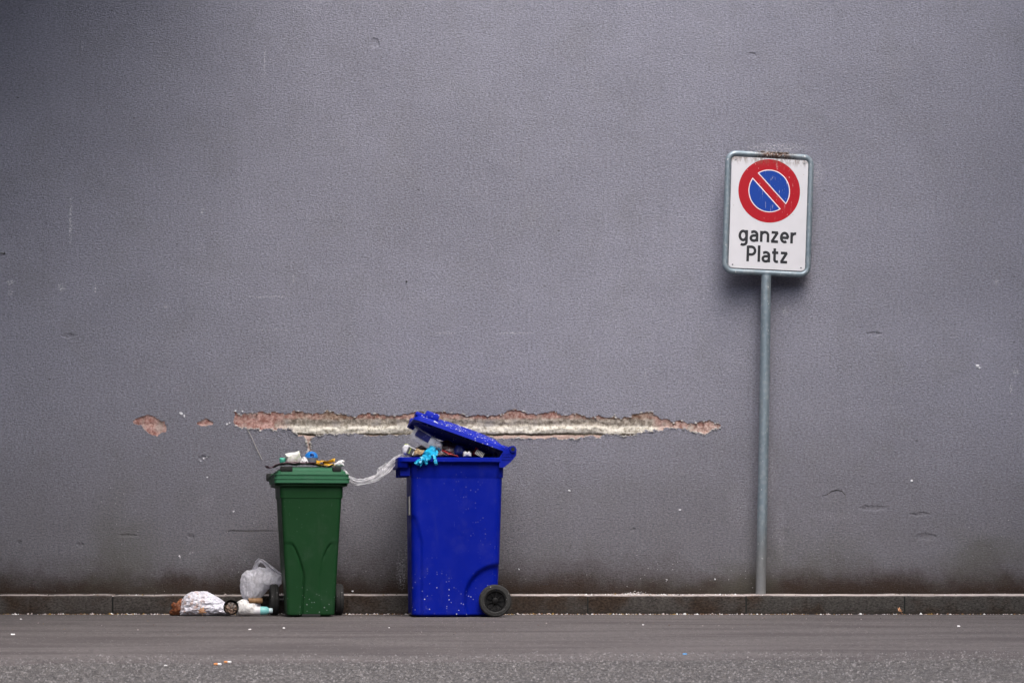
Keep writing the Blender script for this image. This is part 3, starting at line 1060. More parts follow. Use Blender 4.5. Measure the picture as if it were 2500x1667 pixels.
def bin_lid(parent, mat, origin, tilt, secs, under, dome=None):
    bm = bmesh.new()

    def w(p):
        return p
    rings = loft(bm, secs, None, False, True)
    n = len(rings[0])
    # underside shell
    inn = []
    for (z, x0, x1, hy, r) in under:
        inn.append([bm.verts.new((a, b, z)) for (a, b) in rrect(x0, x1, hy, r)])
    seq = [rings[0]] + inn
    for A, B in zip(seq, seq[1:]):
        for k in range(n):
            bm.faces.new((A[(k + 1) % n], A[k], B[k], B[(k + 1) % n]))
    bm.faces.new(inn[-1][::-1])
    o = link('lid', bm, mat, parent, True, 28)
    o.location = origin
    o.rotation_euler = (0, tilt, 0)
    return o


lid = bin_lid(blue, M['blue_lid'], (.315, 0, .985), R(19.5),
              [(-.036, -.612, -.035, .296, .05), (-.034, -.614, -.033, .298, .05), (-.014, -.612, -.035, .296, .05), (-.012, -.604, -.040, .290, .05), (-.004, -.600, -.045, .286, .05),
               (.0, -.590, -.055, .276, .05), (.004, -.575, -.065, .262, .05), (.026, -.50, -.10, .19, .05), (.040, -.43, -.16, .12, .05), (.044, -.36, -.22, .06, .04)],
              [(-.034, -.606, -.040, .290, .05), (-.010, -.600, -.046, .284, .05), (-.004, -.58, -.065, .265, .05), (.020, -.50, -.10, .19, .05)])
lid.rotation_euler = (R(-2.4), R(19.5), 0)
for s in (-1, 1):
    bm = bmesh.new()
    # loop grip raised on the front corners
    box(bm, (-.515, s * .215, .024), (.042, .052, .020), .008)
    box(bm, (-.583, s * .215, .006), (.030, .050, .012), .006)
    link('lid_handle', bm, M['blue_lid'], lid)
    bm = bmesh.new()
    box(bm, (-.03, s * .19, -.008), (.034, .035, .016), .006)
    link('hinge_arm', bm, M['blue'], lid)
vv, ff = [], []
LM = Matrix.Translation(blue.location) @ Matrix.Rotation(R(6), 4, 'Z') @ Matrix.Translation((.315, 0, .985)) @ Matrix.Rotation(R(19.5), 4, 'Y') @ Matrix.Rotation(R(-2.4), 4, 'X')
for k in range(130):
    lx = random.triangular(-.59, -.08, -.35)
    ly = -.268 + abs(random.gauss(0, .06))
    hz = .001 + .027 * min(1, max(0, (ly + .27) / .09)) * (1 if -.5 < lx < -.1 else .4)
    if random.random() < .35:
        ly, hz = -.289 + random.uniform(-.004, .003), random.uniform(-.012, -.003)
    sz = random.uniform(.0025, .007)
    c = LM @ Vector((lx, ly, hz))
    b = len(vv)
    vv += [c + Vector((random.uniform(-1, 1), random.uniform(-1, 1), random.uniform(-.4, .8))) * sz for _ in range(5)]
    ff += [(b, b + 1, b + 2), (b, b + 2, b + 3), (b, b + 3, b + 1), (b + 1, b + 2, b + 4), (b + 2, b + 3, b + 4)]
tag(link_py('lid_crumbs', vv, ff, simple('bird_mess', (.66, .66, .66), .85, .2, 60), None, False), kind='stuff')
for s in (-1, 1):
    wheel(blue, (WX, s * .247, WZ), .0965, .052)
bm = bmesh.new()
tube(bm, [(WX, -.222, WZ), (WX, .222, WZ)], .011, 12)
link('axle', bm, M['black'], blue)
bm = bmesh.new()
box(bm, (-.2895, -.12, .66), (.0012, .09, .055), 0, Matrix.Rotation(R(-.6), 3, 'Y'))
link('sticker', bm, blotched('grey_sticker', [(.3, (.30, .30, .32)), (.55, (.42, .42, .44)), (.7, (.16, .16, .18))], 60), blue, False)

# ---- green bin, front towards the camera
GR = R(99.5)
green = empty('wheelie_bin', (-1.221, -.612, 0), GR,
              'smaller dark green wheeled bin with rubbish lying on its closed lid', 'rubbish bin')


def warp_green(p):
    q = p.copy()
    if p.z < .72 and p.x < -.08:
        dz = .450 - p.z
        if dz > 0:
            # the pressed-in lower corners end in a soft groove
            lim = .150 - .006 - .100 * math.sqrt(max(0, min(1, dz / .20))) if dz < .20 else .044 + .008 * sstep(.2, .45, dz)
            q.x += .004 * sstep(lim - .002, lim + .012, abs(p.y)) * sstep(0, .02, dz)
            fade = 1.0 if p.y > 0 else sstep(.16, .06, dz)
            q.x += .0120 * math.exp(-((abs(p.y) - lim) / .0055) ** 2) * fade * sstep(0, .03, dz)
    if p.z < .7 and abs(p.y) > .1:
        s = 1 if p.y > 0 else -1
        d = math.hypot(p.x - .19, p.z - .095)
        q.y -= s * .022 * sstep(.18, .16, d)
    return q


bin_body(None, green, M['green'], -.170, .180, .141, -.214, .215, .185, .80, (.775, -.236, .232, .216, .797), .74, .703, warp_green, .006, .024)
glid = bin_lid(green, M['green_lid'], (.24, 0, .86), 0,
               [(-.068, -.492, -.005, .221, .025), (-.066, -.494, -.003, .223, .025), (-.046, -.493, -.003, .2225, .025), (-.044, -.496, -.002, .2255, .025), (-.039, -.496, -.002, .2255, .025), (-.037, -.490, -.006, .219, .025),
                (-.022, -.489, -.007, .218, .025), (-.020, -.493, -.004, .222, .025), (-.015, -.493, -.004, .222, .025), (-.012, -.480, -.016, .205, .03), (.004, -.476, -.020, .200, .03), (.009, -.462, -.03, .188, .03),
                (.020, -.452, -.04, .178, .03), (.030, -.42, -.06, .155, .03), (.034, -.3, -.15, .06, .03)],
               [(-.066, -.486, -.012, .214, .04), (-.02, -.47, -.03, .20, .04), (.02, -.43, -.06, .165, .04)])
for (y, hw) in ((.150, .036), (-.148, .026)):
    bm = bmesh.new()
    box(bm, (-.466, y, .016), (.016, hw, .0155), .006)
    link('lid_handle', bm, M['void'], glid)
for s in (-1, 1):
    bm = bmesh.new()
    box(bm, (.262, s * .222, .838), (.030, .014, .024), .008)
    link('handle_grip', bm, M['void'], green)
for s in (-1, 1):
    wheel(green, (.172, s * .196, .0955), .095, .052)
    bm = bmesh.new()
    box(bm, (.232, s * .15, .815), (.028, .022, .038), .006)
    link('hinge_bracket', bm, M['green'], green)
bm = bmesh.new()
tube(bm, [(.172, -.2, .0955), (.172, .2, .0955)], .011, 12)
link('axle', bm, M['black'], green)
bm = bmesh.new()
tube(bm, [(.25, -.215, .845), (.25, .215, .845)], .016, 16)
link('handle_bar', bm, M['green'], green)
bm = bmesh.new()
box(bm, (-.171, .0, .008), (.006, .055, .010), .002)
link('foot', bm, M['void'], green)

# ------------------------------------------------------------------ no-parking sign on its pole
base = P(1857, 1444, -.13)
base.z = .119
sign = empty('no_parking_sign', base, 0, 'white no parking sign reading ganzer Platz on a leaning grey steel pole', 'road sign')
ctr = P(1875, 523, -.13) - base
TM = Matrix.Translation(ctr) @ Matrix.Rotation(R(1.8), 4, 'Y') @ Matrix.Rotation(R(8.5), 4, 'Z')
top_at = TM @ Vector((0, 0, -.38))
bm = bmesh.new()
tube(bm, [(0, 0, -.01), top_at * .5 + Vector((.003, 0, 0)), top_at], .0312, 28)
link('pole', bm, M['steel'], sign)
bm = bmesh.new()
lathe(bm, [(.034, .0), (.048, .002), (.052, -.001), (.052, -.010), (0, -.010)], 28, Matrix.Rotation(R(90), 4, 'X'))
link('mortar_collar', bm, M['dust'], sign)


def rr_path(hw, hh, r, n=8):
    pts = []
    for cx, cz, a0 in ((hw - r, hh - r, 0), (-hw + r, hh - r, 90), (-hw + r, -hh + r, 180), (hw - r, -hh + r, 270)):
        for k in range(n + 1):
            a = R(a0 + 90 * k / n)
            pts.append((cx + r * math.cos(a), cz + r * math.sin(a)))
    return pts


bm = bmesh.new()
tube(bm, [TM @ Vector((a, 0, b)) for a, b in rr_path(.264, .365, .05)], .0185, 16, True)
link('frame', bm, M['steel'], sign)


def plate(bm, outline, y0, y1):
    A = [bm.verts.new((a, y0, b)) for a, b in outline]
    B = [bm.verts.new((a, y1, b)) for a, b in outline]
    bm.faces.new(A[::-1])
    bm.faces.new(B)
    n = len(A)
    for k in range(n):
        bm.faces.new((A[k], A[(k + 1) % n], B[(k + 1) % n], B[k]))


def sign_part(name, bm, mat, par, smooth=False):
    o = link(name, bm, mat, par, smooth)
    return o


bm = bmesh.new()
plate(bm, rr_path(.2435, .3435, .022), .001, -.0125)
bmesh.ops.bevel(bm, geom=[e for e in bm.edges if all(v.co.y < -.01 for v in e.verts)], offset=.002, segments=2, affect='EDGES')
panel = link('panel', bm, M['sign_white'], sign)
panel.matrix_local = TM
DZ = .142


def circ(r, n=96, cx=0, cz=DZ):
    return [(cx + r * math.cos(2 * math.pi * k / n), cz + r * math.sin(2 * math.pi * k / n)) for k in range(n)]


def segment(r, off, side, n=72):
    """part of a disc beyond a chord; the bar runs from upper left to lower right"""
    a0 = math.acos(off / r)
    base_a = R(45) if side > 0 else R(225)
    return [(r * math.cos(base_a - a0 + 2 * a0 * k / n), DZ + r * math.sin(base_a - a0 + 2 * a0 * k / n)) for k in range(n + 1)]


bm = bmesh.new()
plate(bm, circ(.1965), -.0124, -.0130)
sign_part('red_disc', bm, M['sign_red'], panel)
for s in (1, -1):
    bm = bmesh.new()
    plate(bm, segment(.1325, .0215, s), -.0129, -.0134)
    wl = sign_part('white_outline', bm, M['sign_line'], panel)
    bm = bmesh.new()
    plate(bm, [(a, b) for a, b in segment(.1265, .0275, s)], -.0133, -.0138)
    sign_part('blue_field', bm, M['sign_blue'], panel)


def arc(cx, cy, rx, ry, a0, a1, n=16):
    return [(cx + rx * math.cos(R(a0 + (a1 - a0) * k / n)), cy + ry * math.sin(R(a0 + (a1 - a0) * k / n))) for k in range(n + 1)]


SW = .232
GLYPH = {   # stroke centre lines, x-height 1
    'g': (.80, [arc(.38, .50, .28, .405, 0, 360, 28), [(.67, 1.0), (.67, .0)] + arc(.38, -.06, .29, .265, 0, -128, 12)[1:]]),
    'a': (.76, [[(.12, .845)] + arc(.36, .62, .27, .285, 125, 0, 10) + [(.63, 0)], [(.63, .56), (.40, .545)] + arc(.36, .31, .255, .235, 90, 300, 12) + [(.63, .22)]]),
    'n': (.78, [[(.10, 0), (.10, 1.0)], [(.12, .72)] + arc(.40, .62, .27, .28, 150, 0, 12) + [(.67, 0)]]),
    'z': (.66, [[(.06, .91), (.60, .91)], [(.57, .93), (.09, .07)], [(.04, .09), (.62, .09)]]),
    'e': (.76, [[(.66, .48)] + arc(.38, .50, .28, .405, 0, 305, 26), [(.12, .48), (.70, .48)]]),
    'r': (.54, [[(.10, 0), (.10, 1.0)], [(.12, .66)] + arc(.42, .58, .31, .325, 165, 80, 8)]),
    'P': (.82, [[(.10, 0), (.10, 1.43)], [(.10, 1.335), (.40, 1.335)] + arc(.40, .985, .31, .35, 90, -90, 14) + [(.10, .635)]]),
    'l': (.20, [[(.10, 0), (.10, 1.50)]]),
    't': (.56, [[(.22, 1.30), (.22, .30)] + arc(.40, .28, .18, .19, 180, 285, 8) + [(.53, .115)], [(.0, .91), (.53, .91)]]),
}


def letter(ch, kx, kz, x0, z0, layer):
    bm = bmesh.new()
    for si, path in enumerate(GLYPH[ch][1]):
        pts = [Vector((a * kx, b * kz)) for a, b in path]
        w = SW * (kx * .5 + kz * .5) / 2
        closed = (pts[0] - pts[-1]).length < 1e-5
        if closed:
            pts = pts[:-1]
        n = len(pts)
        Lf, Rt = [], []
        for i, p in enumerate(pts):
            a = pts[i - 1] if (closed or i) else p
            b = pts[(i + 1) % n] if (closed or i < n - 1) else p
            d = (b - a).normalized()
            nr = Vector((-d.y, d.x)) * w
            Lf.append(p + nr)
            Rt.append(p - nr)
        y0, y1 = -.0123 - .00008 * si, -.0130 - .00012 * si
        V = [[bm.verts.new((x0 + q.x, y, z0 + q.y)) for q in row] for y, row in ((y0, Lf), (y1, Lf), (y1, Rt), (y0, Rt))]
        for i in range(n if closed else n - 1):
            j = (i + 1) % n
            for k in range(4):
                bm.faces.new((V[k][i], V[k][j], V[(k + 1) % 4][j], V[(k + 1) % 4][i]))
        if not closed:
            bm.faces.new([V[k][0] for k in range(4)])
            bm.faces.new([V[k][-1] for k in range(4)][::-1])
    return link('letter', bm, M['sign_black'], panel, False)


def lettering(txt, width, xh, zbase, gap):
    tot = sum(GLYPH[c][0] for c in txt) + gap * (len(txt) - 1)
    kx = width / tot
    x = -width / 2
    for c in txt:
        letter(c, kx, xh, x, zbase, 0)
        x += (GLYPH[c][0] + gap) * kx


lettering('ganzer', .371, .0685, -.176, .12)
lettering('Platz', .262, .0680, -.300, .13)
for (a, b) in ((-.218, .324), (.218, .324), (-.218, -.324), (.218, -.324)):
    bm = bmesh.new()
    bmesh.ops.create_uvsphere(bm, u_segments=12, v_segments=8, radius=.0052)
    bmesh.ops.scale(bm, vec=(1, .5, 1), verts=bm.verts[:])
    bmesh.ops.translate(bm, vec=(a, -.0128, b), verts=bm.verts[:])
    link('rivet', bm, M['steel'], panel)
# clotted droppings on the top rail
bm = bmesh.new()
for k in range(60):
    c = TM @ Vector((random.gauss(.04, .055), random.uniform(-.018, .006), .383 + random.uniform(-.003, .004)))
    q = bmesh.ops.create_icosphere(bm, subdivisions=1, radius=random.uniform(.003, .008))
    for v in q['verts']:
        v.co = Vector((v.co.x * random.uniform(.9, 1.6), v.co.y, v.co.z * .7)) + c
o = link('dried_droppings', bm, blotched('droppings', [(.35, (.03, .02, .014)), (.52, (.10, .06, .04)), (.62, (.5, .46, .42))], 90), sign)
tag(o, kind='stuff')

# ------------------------------------------------------------------ rubbish
def pillow(name, outline, Y, depth, mat, label=None, cat=None, amp=.006, freq=28, sub=5, parent=None, ridge=.5, flat=1.0, group=None, aniso=(1, 1, 1)):
    """crumpled solid whose outline is given in photo pixels and which has a real depth at distance Y"""
    pts = [P(a, b, Y) for a, b in outline]
    cx = sum(p.x for p in pts) / len(pts)
    cz = sum(p.z for p in pts) / len(pts)
    loop = [Vector((p.x - cx, p.z - cz)) for p in pts]

    def ray(a):
        d = Vector((math.cos(a), math.sin(a)))
        best = .001
        for i in range(len(loop)):
            p, q = loop[i], loop[(i + 1) % len(loop)]
            e = q - p
            den = d.x * e.y - d.y * e.x
            if abs(den) < 1e-12:
                continue
            t = (p.x * e.y - p.y * e.x) / den
            u = (p.x * d.y - p.y * d.x) / den
            if t > 0 and -1e-6 <= u <= 1 + 1e-6:
                best = max(best, t)
        return best
    tab = [ray(2 * math.pi * k / 360) for k in range(360)]
    bm = bmesh.new()
    bmesh.ops.create_icosphere(bm, subdivisions=sub, radius=1)
    off = random.uniform(0, 50)
    for v in bm.verts:
        d = v.co.normalized()
        a = math.atan2(d.z, d.x) % (2 * math.pi)
        k = a / (2 * math.pi) * 360
        i = int(k) % 360
        Rr = tab[i] * (1 - (k - int(k))) + tab[(i + 1) % 360] * (k - int(k))
        rr = math.hypot(d.x, d.z)
        rr = rr ** .8
        p = Vector((math.cos(a) * Rr * rr, math.copysign(abs(d.y) ** flat, d.y) * depth, math.sin(a) * Rr * rr))
        q = Vector((p.x * freq * aniso[0] + off, p.y * freq * aniso[1], p.z * freq * aniso[2]))
        r1 = 1 - abs(mnoise.noise(q * 1.0)) * 2
        r2 = 1 - abs(mnoise.noise(q * 2.3 + Vector((7, 3, 1)))) * 2
        nn = ridge * (r1 * .7 + r2 * .4) + (1 - ridge) * fbm(q, 3)
        p += d * amp * nn
        v.co = p
    o = link(name, bm, mat, parent, True, 40)
    o.location = (cx, Y, cz)
    zmin = min(v.co.z for v in o.data.vertices)
    return tag(o, label, cat, group)


def sheet(name, path, width, Y0, Y1, mat, label=None, cat=None, amp=.006, freq=30, nw=10, nl=40, thick=.0012, fold=.0, parent=None):
    """a strip of film or paper; path in photo pixels gives its centre line from Y0 to Y1, width in metres lies mostly in depth"""
    n = len(path)
    vv, ff = [], []
    off = random.uniform(0, 40)

    def at(t):
        k = t * (n - 1)
        i = min(int(k), n - 2)
        f = k - i
        f2 = f * f * (3 - 2 * f) * .3 + f * .7
        return path[i][0] + (path[i + 1][0] - path[i][0]) * f2, path[i][1] + (path[i + 1][1] - path[i][1]) * f2
    for i in range(nl + 1):
        t = i / nl
        a, b = at(t)
        w = width if not callable(width) else width(t)
        for j in range(nw + 1):
            u = j / nw - .5
            Y = Y0 + (Y1 - Y0) * t + u * w
            p = P(a, b, (Y0 + (Y1 - Y0) * t))
            p.y = Y
            q = Vector((p.x * freq + off, p.y * freq, p.z * freq))
            p.z += amp * fbm(q, 3) + fold * math.sin(u * 9 + t * 5 + off)
            p.x += amp * .6 * fbm(q + Vector((9, 9, 9)), 3)
            vv.append(p)
    for i in range(nl):
        for j in range(nw):
            a = i * (nw + 1) + j
            ff.append((a, a + 1, a + nw + 2, a + nw + 1))
    o = link_py(name, vv, ff, mat, parent, True, 60)
    if thick:
        md = o.modifiers.new('thickness', 'SOLIDIFY')
        md.thickness = thick
    return tag(o, label, cat)


white_bag = sheet_plastic('white_bag_film', (.93, .93, 1.0), .84, .25)
food_bag = NT('food_bag_film')
_f = food_bag.noise(34, 4, .65, dist=.8)
_c = food_bag.mix(food_bag.math('MULTIPLY', food_bag.rng(food_bag.noise(38, 5, .7), .50, .64), .75), (.70, .69, .76), (.50, .30, .22))
_c = food_bag.mix(food_bag.rng(food_bag.noise(85, 3, .7), .60, .66), _c, (.16, .13, .10))
_c = food_bag.mix(food_bag.rng(food_bag.xyz()[0], -.02, .06), _c, (.70, .70, .78))
food_bag.fin(_c, .3, food_bag.bump(food_bag.math('ADD', _f, food_bag.math('MULTIPLY', food_bag.voro(34, feature='DISTANCE_TO_EDGE'), -.9)), .8, .012))
food_bag = food_bag.m
clear = sheet_plastic('clear_film', (.97, .97, 1.0), .56, .08)
for nd in clear.node_tree.nodes:
    if nd.type == 'BUMP':
        nd.inputs['Strength'].default_value = .25
fold_film = sheet_plastic('folded_film', (.97, .97, 1.0), .78, .15)
paper_white = simple('white_paper', (.70, .70, .70), .8, .12, 30, .4)

# --- on the ground, left of the green bin
pillow('brown_paper_bag', [(414, 1499), (417, 1489), (424, 1484), (420, 1478), (424, 1470), (432, 1474), (438, 1463), (449, 1462), (456, 1475), (458, 1499)], -.50, .05,
       blotched('rust_brown', [(.3, (.055, .016, .006)), (.52, (.17, .05, .015)), (.7, (.34, .14, .06))], 30), 'crumpled rust brown paper bag at the left end of the ground litter', 'paper bag', .014, 34)
pillow('litter_bag', [(441, 1500), (443, 1484), (446, 1466), (456, 1453), (470, 1446), (488, 1446), (506, 1446), (520, 1454), (536, 1463), (552, 1474), (562, 1486), (562, 1500), (500, 1501)],
       -.52, .085, food_bag, 'low white plastic bag stained with food lying along the kerb beside the brown bag', 'plastic bag', .013, 26, 6, None, .8, 1.0, None, (.6, 1.3, 1.5))


def leaf(name, c, size, rz, tilt, mat, label, group=None):
    pts = []
    n = 5
    for k in range(2 * n + 1):
        a = R(200 - 220 * k / (2 * n))
        r = (1.0 if k % 2 == 0 else .48) * (1.15 if k == n else 1)
        pts.append(Vector((math.cos(a) * r, math.sin(a) * r, 0)))
    pts.append(Vector((0, -.35, 0)))
    bm = bmesh.new()
    cv = bm.verts.new((0, 0, .10))
    rim = [bm.verts.new((p.x, p.y, .16 * math.sin(p.x * 3) + .24 * p.length ** 2 * random.uniform(.4, 1.2))) for p in pts]
    for k in range(len(rim)):
        bm.faces.new((cv, rim[k], rim[(k + 1) % len(rim)]))
    tube(bm, [(0, -.2, .06), (.05, -.7, .08), (.0, -1.1, .2)], .03, 5)
    bmesh.ops.scale(bm, vec=(size,) * 3, verts=bm.verts[:])
    o = link(name, bm, mat, None, True, 30)
    o.location = c
    o.rotation_euler = (tilt, 0, rz)
    o.modifiers.new('thickness', 'SOLIDIFY').thickness = .0008
    return tag(o, label, 'leaf', group)


tan = blotched('dry_leaf', [(.3, (.14, .06, .025)), (.55, (.36, .19, .10)), (.7, (.50, .32, .20))], 40)
leaf('dry_leaf', P(493, 1492, -.64), .030, .3, R(75), tan, 'tan dry lobed leaf lying against the stained white bag')
o = leaf('dry_leaf', P(2197, 1490, -.33) + Vector((0, 0, 0)), .024, 1.0, R(55), blotched('orange_leaf', [(.3, (.20, .075, .03)), (.55, (.50, .25, .12)), (.7, (.60, .36, .2))], 40), 'curled orange brown dry leaf lying alone against the kerb right of the sign')

tray = empty('round_tub', P(564, 1482, -.66), 0, 'small round black plastic tub on its side facing out between the white bags', 'tub')
bm = bmesh.new()
r = .0455
lathe(bm, [(r, -.004), (r, .004), (r * .93, .006), (r * .86, .040), (0, .042), (0, .039), (r * .82, .037), (r * .88, .004), (r * .92, -.004)], 40)
link('shell', bm, M['black'], tray)
bm = bmesh.new()
bmesh.ops.create_uvsphere(bm, u_segments=28, v_segments=14, radius=1)
for v in bm.verts:
    q = v.co * 3.2
    v.co = Vector((v.co.x * r * .84, .018 + v.co.y * .010 * (1 + .9 * fbm(q * 2.6)), v.co.z * r * .84))
link('leftovers', bm, blotched('leftovers', [(.36, (.012, .009, .007)), (.50, (.05, .032, .022)), (.58, (.30, .20, .15)), (.64, (.03, .02, .015))], 75, .35, .8), tray)
tray.rotation_euler = (R(-6), 0, R(4))

pillow('paper_wad', [(578, 1500), (577, 1484), (580, 1470), (590, 1464), (602, 1465), (610, 1473), (622, 1474), (630, 1486), (628, 1500)], -.60, .055,
       blotched('greasy_tissue', [(.3, (.30, .30, .28)), (.42, (.72, .71, .70)), (.7, (.80, .79, .78))], 26), 'crumpled white paper wad between the black tub and the teal ended bottle', 'paper', .009, 34)
bot = empty('plastic_bottle', P(616, 1485, -.62), 0, 'white plastic bottle with a teal end lying before the green bin wheel', 'bottle')
bm = bmesh.new()
lathe(bm, [(0, 0), (.018, .001), (.024, .006), (.0255, .02), (.025, .045), (.0255, .050)], 28)
link('body', bm, simple('bottle_white', (.70, .70, .72), .35, .1, 40), bot)
bm = bmesh.new()
lathe(bm, [(.0255, .050), (.026, .056), (.0245, .085), (.017, .098), (.0145, .101)], 28)
link('shoulder', bm, simple('bottle_teal', (.20, .52, .52), .35, .2, 60), bot)
bm = bmesh.new()
lathe(bm, [(.0145, .101), (.0155, .102), (.0155, .120), (.013, .122), (0, .122)], 24)
link('cap', bm, simple('bottle_cap', (.55, .70, .74), .4, .1, 60), bot)
bot.rotation_euler = (R(0), R(6), R(-90))
bot.location.z = .034
can = empty('cardboard_tube', P(606, 1466, -.46), 0, 'short brown cardboard tube lying under the tall white bag', 'tube')
bm = bmesh.new()
lathe(bm, [(.017, 0), (.017, .085), (.0145, .085), (.0145, .02), (0, .02)], 24)
link('wall', bm, blotched('cardboard', [(.3, (.16, .08, .03)), (.6, (.36, .21, .10)), (.75, (.45, .30, .16))], 25), can)
can.rotation_euler = (R(0), R(0), R(-72))

tall = pillow('carrier_bag', [(600, 1468), (593, 1455), (589, 1435), (589, 1415), (594, 1402), (604, 1394), (617, 1392), (626, 1391), (632, 1386), (640, 1388), (650, 1390), (659, 1393), (667, 1396), (676, 1400), (684, 1404), (685, 1425), (676, 1432), (660, 1431), (650, 1438), (640, 1452), (628, 1464), (612, 1470)],
              -.40, .075, white_bag, 'tall upright white plastic carrier bag leaning on the green bin above the wheel', 'plastic bag', .011, 26, 6, None, .8, 1.0, None, (1.5, 1.5, .45))
pillow('bag_foot', [(588, 1500), (584, 1478), (592, 1464), (612, 1462), (630, 1464), (636, 1482), (634, 1500)], -.40, .06, white_bag, None, None, .010, 26, 5, None, .8, 1.0, None, (1.5, 1.5, .5))
fo = bpy.data.objects['bag_foot']
wm = fo.location - tall.location
fo.parent = tall
fo.location = wm
for k, v in list(fo.items()):
    del fo[k]

bm = bmesh.new()
hp = [(619, 1398), (624, 1384), (627, 1374), (634, 1367), (643, 1371), (652, 1380), (663, 1388), (673, 1395), (684, 1401)]
rows = []
for i, (a, b) in enumerate(hp):
    for f_ in (0, .5) if i < len(hp) - 1 else (0,):
        nx_ = hp[min(i + 1, len(hp) - 1)]
        c_ = P(a + (nx_[0] - a) * f_, b + (nx_[1] - b) * f_, -.40) - tall.location
        ctr_ = P(645, 1402, -.40) - tall.location
        rad = (c_ - ctr_).normalized()
        rows.append([bm.verts.new(c_ + rad * ((k / 5 - .5) * .030) + Vector((0, .014 * math.sin(k * 1.9 + i * .8) + .008 * fbm((i, k, 3)), .003 * fbm((i * 1.3 + f_, k * 1.1, 7))))) for k in range(6)])
for A_, B_ in zip(rows, rows[1:]):
    for k in range(5):
        bm.faces.new((A_[k], A_[k + 1], B_[k + 1], B_[k]))
link('handle', bm, white_bag, tall, True, 50)
# --- on the green lid
zl = .60
pillow('teal_pot', [(683, 1131), (682, 1119), (685, 1117), (695, 1117), (698, 1120), (697, 1131)], -.70, .018, simple('teal_plastic', (.06, .36, .26), .4, .2, 30), 'little teal plastic pot at the left of the green lid', 'pot', .002, 40, 4)
sheet('maroon_wrapper', [(647, 1138), (660, 1141), (668, 1140), (680, 1135), (700, 1131), (735, 1132), (770, 1133), (790, 1135), (806, 1136)], lambda t: .05 + .22 * min(1, t * 3.5), -.74, -.66,
      blotched('maroon_film', [(.3, (.020, .006, .012)), (.55, (.07, .016, .035)), (.75, (.30, .08, .14))], 18, .3), 'dark maroon plastic wrapper spread flat across the green lid', 'wrapper', .012, 16, 14, 50, .002)
# crumpled open carton
bm = bmesh.new()
box(bm, (0, 0, 0), (.043, .030, .026), .003)
bmesh.ops.subdivide_edges(bm, edges=bm.edges[:], cuts=3, use_grid_fill=True)
for v in bm.verts:
    v.co += Vector((fbm(v.co * 30), fbm(v.co * 30 + Vector((5, 0, 0))), fbm(v.co * 30 + Vector((0, 9, 0))))) * .008
o = link('carton', bm, blotched('carton_print', [(.3, (.74, .74, .66)), (.5, (.78, .78, .74)), (.60, (.60, .66, .50)), (.72, (.72, .70, .68))], 22), None, True, 30)
o.location = P(717, 1117, -.72)
o.rotation_euler = (R(15), R(-14), R(10))
tag(o, 'crumpled white carton lying beside the blue container on the green lid', 'carton')
pillow('napkin', [(731, 1131), (735, 1122), (742, 1114), (748, 1119), (752, 1128), (749, 1132)], -.76, .02, blotched('soiled_napkin', [(.38, (.02, .02, .022)), (.5, (.75, .75, .76)), (.8, (.7, .7, .7))], 40), 'small soiled black and white napkin before the blue container', 'napkin', .006, 60, 4)
# blue container with an open mouth
bc = empty('blue_container', P(760, 1116, -.68), 0, 'bright blue round plastic container with an open hole on the green lid', 'container')
bm = bmesh.new()
bmesh.ops.create_uvsphere(bm, u_segments=40, v_segments=24, radius=1)
for v in bm.verts:
    v.co = Vector((v.co.x * .040, v.co.y * .036, v.co.z * (.036 if v.co.z > 0 else .030)))
    d = math.hypot(v.co.x - .007, v.co.z - .010)
    if v.co.y < 0 and d < .012:
        v.co.y += .022 * sstep(.012, .007, d)
link('shell', bm, simple('bright_blue_plastic', (.012, .16, .50), .3, .2, 20), bc)
bm = bmesh.new()
tube(bm, [(.007 + .0115 * math.cos(2 * math.pi * k / 24), -.0335, .010 + .0115 * math.sin(2 * math.pi * k / 24)) for k in range(24)], .0022, 8, True)
link('mouth_ring', bm, simple('deep_blue', (.006, .08, .32), .3), bc)
bm = bmesh.new()
lathe(bm, [(0, -.035), (.026, -.034), (.034, -.030), (.0375, -.012), (.0385, -.004)], 32, Matrix.Rotation(R(90), 4, 'X'))
bmesh.ops.scale(bm, vec=(1.06, 1.0, 1), verts=bm.verts[:])
link('grey_base', bm, simple('smoky_plastic', (.13, .15, .18), .2, .2, 20), bc)
sheet('yellow_wrapper', [(773, 1128), (784, 1126), (792, 1131), (804, 1127), (817, 1124)], .085, -.77, -.75, blotched('yellow_film', [(.3, (.36, .18, .006)), (.5, (.60, .32, .01)), (.75, (.70, .45, .06))], 14, .3), 'mustard yellow wrapper on the right half of the green lid', 'wrapper', .012, 26, 10, 24, .001, .008)
sheet('yellow_wrapper_lower', [(773, 1134), (790, 1133), (804, 1135), (816, 1135)], .06, -.78, -.76, bpy.data.materials['yellow_film'], None, None, .006, 26, 8, 20, .001, .006)
bpy.data.objects['yellow_wrapper_lower'].name = 'flap'
fl = bpy.data.objects['flap']
fl.parent = bpy.data.objects['yellow_wrapper']
pillow('tissue', [(813, 1137), (817, 1131), (826, 1127), (836, 1122), (841, 1124), (838, 1131), (841, 1137)], -.74, .025, paper_white, 'crumpled white tissue at the right end of the green lid', 'tissue', .007, 45, 5)
pillow('tissue', [(838, 1150), (840, 1144), (846, 1150), (853, 1157), (850, 1160), (842, 1157)], -.74, .012, clear, 'wisp of clear film caught on the right edge of the green lid', 'film', .003, 60, 4)
bpy.data.objects['tissue.001'].name = 'film_wisp'

